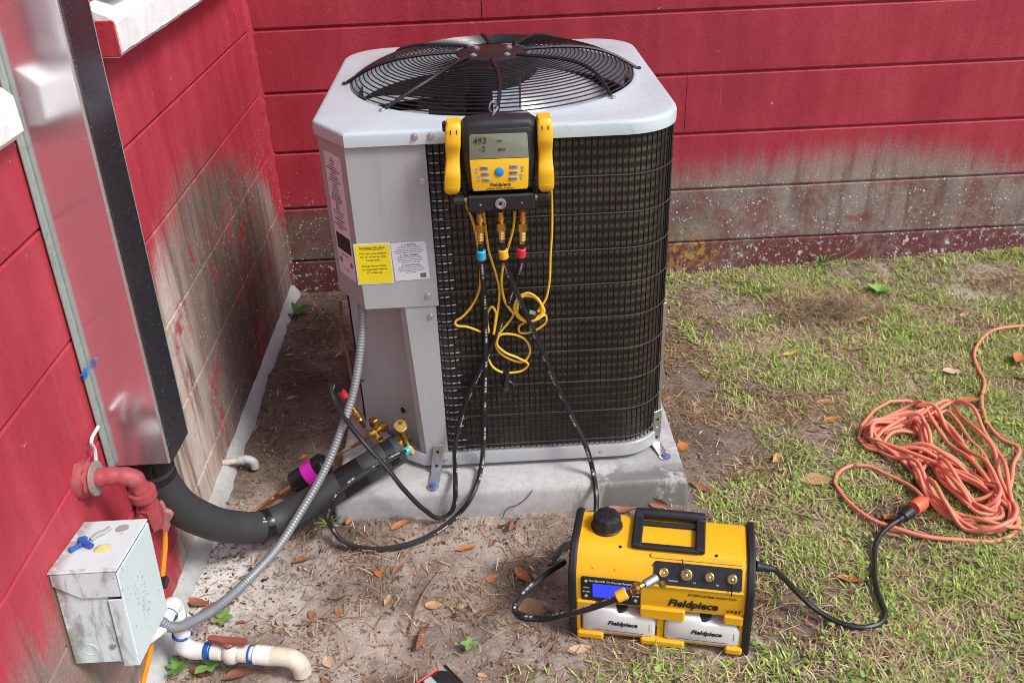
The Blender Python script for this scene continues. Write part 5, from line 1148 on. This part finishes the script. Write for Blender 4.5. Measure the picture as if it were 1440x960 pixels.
BIG = [
 ((1.539,-1.245,0.000), .072, -.25, 0, .15, .60, "large tan oval leaf beside the loose orange cord loop"),
 ((0.794,-1.611,0.000), .078, .15, 0, .75, .62, "big curled brown leaf inside the black hose loop left of the pump"),
 ((0.548,-1.671,0.000), .080, 1.25, 2, 1.0, .40, "reddish brown curled leaf standing on the bare soil near the battery tool"),
 ((0.774,-1.510,0.000), .052, -.9, 1, .9, .50, "folded orange brown leaf just left of the pump's side fitting"),
 ((0.360,-1.727,0.000), .036, -1.1, 3, .2, .60, "small pale leaf right of the drain pipe's end"),
 ((0.881,-1.731,0.000), .048, .05, 3, .25, .40, "pinkish pale leaf in front of the pump's left foot"),
 ((2.327,-0.741,0.000), .080, .9, 1, .9, .60, "curled brown leaf at the right edge beyond the orange cord"),
 ((2.103,-0.780,0.000), .052, -.3, 3, .3, .55, "pale cream leaf on the grass left of the orange cord's upper run"),
 ((1.496,-1.588,0.000), .055, -.3, 1, .6, .40, "orange leaf on the grass between pump and black cord"),
 ((1.577,-1.736,0.000), .026, .4, 2, .5, .60, "tiny red brown leaf right of the black cord's bend"),
 ((1.680,-1.498,-0.000), .030, .6, 2, .7, .75, "dark red curled leaf below the cord's orange socket"),
 ((1.231,-1.076,0.000), .036, .2, 1, .3, .85, "round orange leaf at the pad's right side"),
 ((0.254,-1.421,0.000), .046, .2, 2, .7, .45, "brown leaf clump under the grey conduit's middle"),
 ((0.091,-1.571,0.000), .062, .1, 2, .7, .5, "brown leaf under the conduit near the white pipe"),
 ((0.575,-1.588,0.000), .040, -.1, 0, .4, .55, "tan leaf in the middle of the bare soil"),
 ((0.704,-1.518,0.000), .026, .3, 1, .3, .85, "small round orange leaf on bare soil left of the hose loop"),
 ((0.354,-1.315,0.000), .034, 1.4, 1, .6, .40, "upright orange leaf leaning at the pad's front left foot"),
 ((0.488,-1.339,0.000), .052, .45, 1, .6, .35, "long orange leaf lying along the pad's front edge by the hose"),
 ((1.120,-1.309,0.020), .060, -.35, 2, .8, .40, "dark red brown leaf leaning on the pad behind the pump"),
 ((1.025,-1.320,0.020), .080, .1, 2, .9, .40, "big brown leaf wedged between pad and pump knob"),
 ((1.672,-0.982,0.000), .050, .1, 1, .5, .45, "orange brown leaf on the dark soil above the cord coil"),
 ((1.686,-0.894,0.000), .055, -.1, 0, .4, .40, "tan leaf just above the orange brown one on dark soil"),
 ((2.085,-0.928,0.000), .058, -.2, 1, .5, .4, "rust coloured leaf between the cord coil and its upper run"),
 ((1.463,-1.143,0.000), .050, .9, 4, .4, .4, "yellow leaf upright in the grass right of the pad"),
 ((1.998,0.129,0.030), .040, 0, 1, .4, .4, "small orange leaf at the foot of the back wall"),
 ((1.658,-0.636,0.000), .045, .05, 4, .3, .35, "yellow narrow leaf in the lawn's middle"),
 ((1.672,-1.387,0.000), .040, .5, 1, .5, .7, "orange leaf under the black plug"),
 ((0.004,-1.916,0.464), .028, 1.2, 1, .5, .45, "orange leaf stuck behind the grey box's upper corner"),
 ((0.251,-0.789,0.000), .04, .4, 1, .4, .45, "small leaf in the dark gap behind the conduit"),
 ((1.965,-0.431,0.000), .050, .1, 0, .4, .35, "tan leaf lying on dead grass near the back wall"),
 ((2.305,-0.442,0.000), .045, .5, 3, .3, .45, "pale leaf on the lawn near the right edge of the photo"),
 ((0.179,-1.750,0.000), .060, .3, 2, .6, .5, "dark brown leaf under the drain pipe's valve"),
 ((0.103,-1.736,0.000), .055, -.4, 2, .5, .5, "brown leaf between the fresh weed and the drain pipe valve"),
 ((0.045,-1.551,0.000), .060, -.2, 2, .7, .45, "brown leaf touching the underside of the grey conduit"),
 ((0.122,-1.526,-0.000), .045, .6, 0, .5, .45, "tan leaf just below the grey conduit's lower bend"),
 ((0.970,-1.379,0.010), .05, .2, 2, .6, .45, "brown leaf hidden behind the pump's filler knob"),
 ((0.644,-1.411,0.000), .046, .2, 1, .5, .35, "rust leaf below the pad's front edge right of the hose loop"),
 ((0.753,-1.350,0.000), .050, 1.3, 2, .6, .35, "brown leaf pointing at the pad under the leaning twig"),
 ((0.469,-1.561,0.000), .030, 1.2, 0, .5, .4, "small tan leaf on the palest patch of soil"),
 ((0.487,-1.470,0.000), .040, .9, 2, .6, .35, "brown leaf just below the hose loop's lowest point"),
 ((1.240,-1.251,0.000), .055, -.8, 2, .7, .4, "dark rust leaf at the pad's front right corner"),
 ((1.665,-1.439,0.000), .05, -.6, 0, .4, .5, "tan leaf beneath the orange cord near the plug"),
]
for i, (p, L_, ang, mi, curl, asp, lab) in enumerate(BIG):
    put_leaf(leaf_mesh(100+i, curl, asp, LEAFM[mi]), p, L_*1.08, ang, lab, tilt=(1.2, .2) if "stuck" in lab or "upright" in lab or "leaning" in lab or "standing" in lab else None, up=.012 if "upright" in lab or "leaning" in lab else .004+.020*turf(p[0], p[1]))
VAR = [leaf_mesh(300+i, .2+.09*i, .35+.04*(i % 6), LEAFM[(0, 1, 2, 2, 0, 2, 3, 2, 2, 0)[i]]) for i in range(10)]
n = 0
ZN = ('left wall', 'bare soil', 'lawn')
TN = ('tan', 'orange', 'brown', 'brown', 'tan', 'brown', 'pale', 'brown', 'brown', 'tan')
while n < 110:
    x, y = rng.uniform(.06, 2.7), rng.uniform(-1.98, -.06)
    if .24 < x < 1.26 and -1.38 < y < -.3: continue
    if .83 < x < 1.28 and -1.85 < y < -1.5: continue
    if x > 1.3 and rng.random() < .45: continue
    q = int(rng.integers(10)); zn = 'dark ground between wall and condenser' if x < .4 and y > -1.3 else 'soil between pad and lawn' if x < 1.5 and y > -1.4 else 'lawn near the back wall' if x > .95 and y > -.6 else 'lawn right of the pad' if x > .95 and y > -1.15 and x < 1.75 else 'lawn beyond the orange coil' if x > .95 and y > -1.0 else 'grass around the orange coil' if x > 1.5 and y > -1.5 else 'grass beside the black cable' if x > 1.25 else 'grass in front of the pump' if x > .95 else 'bare soil in front of the pad' if y > -1.65 else 'soil along the lower edge'
    put_leaf(VAR[q], (x, y), rng.uniform(.016, .042), rng.uniform(0, 6.28), "small %s leaf fragment on the %s" % (TN[q], zn), "%s leaf fragments on the %s" % (TN[q], zn)); n += 1

# ------------------------------------------------------------------ ground cover: numpy built
def attr_mat(name, rough=.6, trans=0.0, v=.25):
    t = NT(name); a = t.n("Attribute"); a.attribute_name = "tint"
    n = t.noise(t.pos, 60, 2); col = t.mix(t.math('MULTIPLY', n, v), a.outputs["Color"], (.05, .045, .02, 1))
    return t.out(col, rough, Specular_IOR_Level=.3)
m_grass = attr_mat("grass blades", .5); m_straw = attr_mat("dead grass", .75); m_litter = attr_mat("leaf crumbs", .8)
def bulk(name, V, F, nv, cols, m):
    """V (n,k,3) points, F list of faces over k, cols (n,3)"""
    N_, K = V.shape[0], V.shape[1]; me = bpy.data.meshes.new(name)
    me.vertices.add(N_*K); me.vertices.foreach_set("co", V.reshape(-1).astype(np.float32))
    base = (np.arange(N_)*K)[:, None]; loops = []; starts = []; totals = []
    Fl = np.concatenate([np.array(f) for f in F]); lens = np.array([len(f) for f in F])
    lp = (base+Fl[None, :]).reshape(-1); tot = np.tile(lens, N_); sts = np.concatenate([[0], np.cumsum(tot)[:-1]])
    me.loops.add(len(lp)); me.loops.foreach_set("vertex_index", lp.astype(np.int32))
    me.polygons.add(len(tot)); me.polygons.foreach_set("loop_start", sts.astype(np.int32)); me.polygons.foreach_set("loop_total", tot.astype(np.int32))
    c = np.concatenate([np.repeat(cols, K, 0), np.ones((N_*K, 1))], 1).astype(np.float32)
    me.attributes.new("tint", 'FLOAT_COLOR', 'POINT').data.foreach_set("color", c.reshape(-1))
    me.materials.append(m); me.polygons.foreach_set("use_smooth", [True]*len(tot)); me.update(calc_edges=True)
    return tag(link(name, me), kind="stuff")
# coarse lookup of turf and height for the scatter
gx0, gy0, gs = 0.0, -2.2, .02; gnx, gny = 171, 112
TF = np.array([[turf(gx0+i*gs, gy0+j*gs) for i in range(gnx)] for j in range(gny)]); HT = np.array([[height(min(max(gx0+i*gs, .001), 3.4), min(gy0+j*gs, .01)) for i in range(gnx)] for j in range(gny)])
def look(A, x, y):
    u = np.clip((x-gx0)/gs, 0, gnx-1.001); v = np.clip((y-gy0)/gs, 0, gny-1.001); i = u.astype(int); j = v.astype(int); a = u-i; b = v-j
    return A[j, i]*(1-a)*(1-b)+A[j, i+1]*a*(1-b)+A[j+1, i]*(1-a)*b+A[j+1, i+1]*a*b
def scatter(n, lo=(0.03, -2.1), hi=(3.2, -.004)):
    x = rng.uniform(lo[0], hi[0], n); y = rng.uniform(lo[1], hi[1], n)
    ok = ~((x > .318) & (x < 1.202) & (y > -1.312) & (y < -.388)); return x[ok], y[ok]
def blobnoise(x, y, f, s):
    return np.array([mn.noise(Vector((a*f, b*f, s))) for a, b in zip(x, y)])
def blades(name, x, y, L, W, lean, cols, m, z0=0.0, droop=.5):
    n = len(x); az = rng.uniform(0, 2*PI, n); d = np.stack([np.cos(az), np.sin(az)], 1); pz = look(HT, x, y)+z0
    s = np.stack([-d[:, 1], d[:, 0]], 1)*W[:, None]*.5; cl, sl = np.cos(lean), np.sin(lean)
    V = np.zeros((n, 5, 3))
    def pt(t): h = L*t*cl*(1-droop*t*.6); r = L*t*sl*(1+.25*droop*t); return x+d[:, 0]*r, y+d[:, 1]*r, pz+h
    for k, (t, w) in enumerate(((0, .8), (0, -.8), (.55, 1), (.55, -1), (1, 0))):
        a, b, c = pt(t); V[:, k, 0] = a+s[:, 0]*w; V[:, k, 1] = b+s[:, 1]*w; V[:, k, 2] = c
    return bulk(name, V, [(0, 1, 3, 2), (2, 3, 4)], 5, cols, m)
# green blades in tufts
x, y = scatter(150000); p = look(TF, x, y); tn = blobnoise(x, y, 9, 2.0); keep = rng.random(len(x)) < np.clip(p*(.72+1.3*tn), 0, 1); x, y = x[keep], y[keep]
x = np.repeat(x, 3)+rng.normal(0, .007, len(x)*3); y = np.minimum(np.repeat(y, 3)+rng.normal(0, .007, len(y)*3), -.004); n = len(x)
g = rng.random((n, 1)); far = np.clip((y+2.0)/2, 0, 1)[:, None]
cols = np.array([[.15, .27, .030]])*(1-g)+np.array([[.52, .68, .14]])*g; yel = (rng.random((n, 1)) < .20); cols = np.where(yel, np.array([[.48, .41, .20]])*(.7+.5*g), cols)
blades("green_grass", x, y, rng.uniform(.014, .040, n), rng.uniform(.0018, .0038, n), rng.uniform(.3, 1.25, n), cols, m_grass)
# dead thatch lying flat
x, y = scatter(200000); p = look(TF, x, y); pn = blobnoise(x, y, 6, 7.0); pr = np.clip(.06+p*.70+.6*np.clip(pn, 0, 1)*(x > 1.15)+.42*np.clip(pn+.05, 0, 1)*(x > .25), 0, 1)*np.where((x < 1.2) & (y > -1.6), .5, 1); keep = rng.random(len(x)) < pr; x, y = x[keep], y[keep]; n = len(x)
g = rng.random((n, 1)); cols = np.array([[.26, .155, .075]])*(1-g)+np.array([[.74, .58, .36]])*g; cols = np.where(((look(TF, x, y) < .2) & (rng.random(n) < .7))[:, None], cols*np.array([[.55, .42, .36]]), cols)
blades("dead_grass", x, y, rng.uniform(.015, .055, n), rng.uniform(.0011, .0026, n), rng.uniform(1.15, 1.52, n), cols, m_straw, .003, .2)
# heap of raked dry stems by the back wall
n = 700; a = rng.normal(0, .10, n); c = rng.normal(0, .045, n); x = 1.90+a; y = -.36+c; g = rng.random((n, 1))
hz = .035*np.exp(-(a/.09)**2-(c/.05)**2)*rng.random(n)
blades("dead_grass", x, y, rng.uniform(.03, .08, n), rng.uniform(.0015, .003, n), rng.uniform(.9, 1.5, n), np.array([[.16, .095, .055]])*(1-g)+np.array([[.46, .33, .19]])*g, m_straw, hz+.002, .3)
# small round leaved weeds among the grass
x, y = scatter(26000); p = look(TF, x, y); wnz = blobnoise(x, y, 5.5, 12.0); keep = rng.random(len(x)) < np.clip((wnz-.03)*1.4, 0, 1)*np.clip(p*1.5, 0, 1)*np.where(y < -.9, 1, .35); x, y = x[keep], y[keep]
x = np.repeat(x, 2)+rng.normal(0, .006, 2*len(x)); y = np.minimum(np.repeat(y, 2)+rng.normal(0, .006, 2*len(y)), -.01); n = len(x)
az = rng.uniform(0, 6.28, n); R_ = rng.uniform(.003, .0068, n); z = look(HT, x, y)+rng.uniform(.008, .026, n); tx, ty = rng.normal(0, .35, n), rng.normal(0, .35, n)
V = np.zeros((n, 7, 3)); V[:, 6] = np.stack([x, y, z-.001], 1)
for k in range(6):
    r = R_*(1.15 if k == 0 else .9); dx, dy = r*np.cos(az+k*PI/3), r*np.sin(az+k*PI/3); V[:, k] = np.stack([x+dx, y+dy, z+dx*tx+dy*ty], 1)
g = rng.random((n, 1)); bulk("clover", V, [(6, k, (k+1) % 6) for k in range(6)], 7, np.array([[.15, .28, .035]])*(1-g)+np.array([[.36, .50, .11]])*g, m_grass)
# crumbs of leaf, bark and grit
x, y = scatter(70000); pn = blobnoise(x, y, 7, 3.0); pr = np.clip(.38+1.5*pn, .04, 1); keep = rng.random(len(x)) < pr; x, y = x[keep], y[keep]; n = len(x)
az = rng.uniform(0, 6.28, n); L_ = rng.uniform(.003, .012, n)*np.where(rng.random(n) < .16, 2.0, 1); W2 = L_*rng.uniform(.12, .6, n); z = look(HT, x, y)+.0015; tx, ty = rng.normal(0, .3, n), rng.normal(0, .3, n)
V = np.zeros((n, 5, 3))
for k, (a, b, h) in enumerate(((-.5, 0, 0), (-.1, .5, .1), (.5, .1, 0), (.1, -.5, .1), (0, 0, .28))):
    dx = a*L_*np.cos(az)-b*W2*np.sin(az); dy = a*L_*np.sin(az)+b*W2*np.cos(az); V[:, k] = np.stack([x+dx, y+dy, z+dx*tx+dy*ty+h*W2], 1)
pal = np.array([[.16, .075, .035], [.30, .15, .06], [.09, .05, .03], [.36, .21, .11], [.42, .33, .24], [.06, .04, .03]]); cols = pal[rng.integers(0, 6, n)]*(.7+.6*rng.random((n, 1)))
bulk("leaf_litter", V, [(0, 1, 4), (1, 2, 4), (2, 3, 4), (3, 0, 4)], 5, cols, m_litter)
# soil clods
x, y = scatter(16000, (0.03, -2.0), (1.9, -.05)); keep = rng.random(len(x)) < (1-look(TF, x, y))*.55; x, y = x[keep], y[keep]; n = len(x); R_ = rng.uniform(.0015, .0042, n)*np.where(rng.random(n) < .04, 1.9, 1); z = look(HT, x, y)
V = np.zeros((n, 6, 3))
for k, d in enumerate(((1, 0, .2), (0, 1, .2), (-1, 0, .2), (0, -1, .2), (.1, .1, 1), (0, 0, -.5))):
    dv_ = np.array(d)[None, :]*rng.uniform(.7, 1.2, (n, 1))*R_[:, None]; V[:, k] = np.stack([x, y, z], 1)+dv_
g = rng.random((n, 1)); bulk("soil_crumbs", V, [(0, 1, 4), (1, 2, 4), (2, 3, 4), (3, 0, 4), (1, 0, 5), (2, 1, 5), (3, 2, 5), (0, 3, 5)], 6, np.array([[.12, .09, .07]])*(1-g)+np.array([[.42, .36, .30]])*g, m_litter)

# ------------------------------------------------------------------ twigs
m_twig = simple("dry twig", (.24, .155, .09), .75, var=.3, scale=60, bump=.5, bscale=200); m_tdark = simple("dark twig", (.06, .045, .035), .8)
def twig(label, pts, r=.0018, m=m_twig): MB().tube(pts, r, 5, 5, radf=lambda L: r*(1.1-1.2*min(L, .5))).build("twig", m, None, label=label, cat="twig")
twig("thin dark twig leaning against the pad's front face", [(0.733,-1.325,0.011), (0.748,-1.315,0.033), (0.773,-1.312,0.040), (0.795,-1.311,0.058), (0.811,-1.310,0.081)], .0012, m_tdark)
twig("pale stalk on bare soil below the hose loop", [(0.525,-1.669,0.006), (0.535,-1.617,0.010), (0.550,-1.562,0.010), (0.587,-1.486,0.008)], .0022)
twig("short dark twig on the pale bare soil", [(0.335,-1.555,0.006), (0.352,-1.562,0.008), (0.377,-1.547,0.006)], .002, m_tdark)
twig("long tan twig lying across the lawn behind the pump", [(1.352,-1.324,0.012), (1.396,-1.338,0.012), (1.449,-1.367,0.010), (1.494,-1.396,0.012)], .0024)
twig("tan twig bent in the dark soil left of the cord coil", [(1.489,-1.156,0.010), (1.528,-1.135,0.020), (1.571,-1.098,0.018), (1.626,-1.053,0.010)], .0018)
twig("long runner across the dead grass right of the pad", [(1.293,-0.792,0.012), (1.367,-0.817,0.016), (1.473,-0.816,0.014), (1.544,-0.864,0.016), (1.631,-0.854,0.014), (1.756,-0.856,0.010)], .0018)
twig("pale broken stick on the lawn near the back wall", [(1.844,-0.626,0.012), (1.885,-0.624,0.016), (1.939,-0.591,0.012)], .0030)
twig("thin stalk leaning on the back wall", [(1.957,-0.060,0.036), (2.021,-0.040,0.043), (2.092,-0.012,0.064)], .0015)
twig("tan twig beside the black cord bend", [(1.338,-1.657,0.012), (1.386,-1.661,0.014), (1.432,-1.654,0.010)], .0018)
# ------------------------------------------------------------------ weeds
m_weed = attr_mat("weed leaf", .5)
def weed(name, label, p, leaves, size, tone, asp=.55, rise=.5, seed=0, stem=.012):
    r = random.Random(seed); root = empty(name, p, label, "weed")
    b = MB(); b.tube([(0, 0, -.004), (0, 0, stem)], .002, 5, 2); mm = simple("%s stem" % name, (.12, .20, .04), .6); b.build("stem", mm, root, local=True)
    lm = simple("%s leaf" % name, tone, .5, var=.3, scale=60, bump=.4, bscale=200)
    for k in range(leaves):
        a = 2*PI*k/leaves+r.uniform(-.35, .35); s = size*r.uniform(.7, 1.15); b = MB(); N = 5; vs = []; fs = []
        for i in range(N+1):
            t = i/N; w = asp*.5*math.sin(PI*min(.98, t*.92+.06))**.8; rr_ = t*.98+.1; h = rise*t*(1-t*.55)
            for j in (-1, 0, 1): vs.append((s*(rr_*math.cos(a)-j*w*math.sin(a)), s*(rr_*math.sin(a)+j*w*math.cos(a)), stem+s*(h-(.06 if j == 0 else 0))))
        for i in range(N):
            for j in (0, 1): q = i*3+j; fs.append((q, q+1, q+4, q+3))
        b.add(vs, fs); b.build("leaf", lm, root, local=True, smooth=80)
weed("leafy_weed", "bright green broad leafed weed growing in the lawn near the back wall", (2.091,-0.250,0.005), 8, .038, (.20, .38, .07), .62, .8, 1)
weed("leafy_weed", "dark green weed at the foot of the left wall near the corner", (.035, -.19, .004), 7, .050, (.06, .14, .035), .7, .7, 2)
weed("leafy_weed", "fresh green weed beside the white pipe's lower elbow", (0.053,-1.736,0.004), 8, .026, (.11, .24, .05), .5, .8, 3)
weed("leafy_weed", "pale green weed under the ball valve of the drain pipe", (0.119,-1.731,0.004), 5, .030, (.16, .32, .08), .7, .6, 4)
weed("grassy_sprig", "spiky grass sprig growing against the back wall", (1.97, -.02, .015), 10, .050, (.13, .26, .05), .16, 1.3, 5)
weed("grassy_sprig", "grass tuft at the pad's front left corner behind the hose", (0.305,-1.316,0.002), 7, .030, (.10, .20, .05), .2, 1.1, 6)
weed("leafy_weed", "small two toned weed on bare soil right of the reddish leaf", (0.655,-1.714,0.003), 4, .022, (.18, .32, .08), .7, .5, 7)
weed("leafy_weed", "tiny weed under the conduit near the brown leaves", (0.112,-1.604,0.003), 5, .024, (.18, .33, .08), .7, .5, 8)
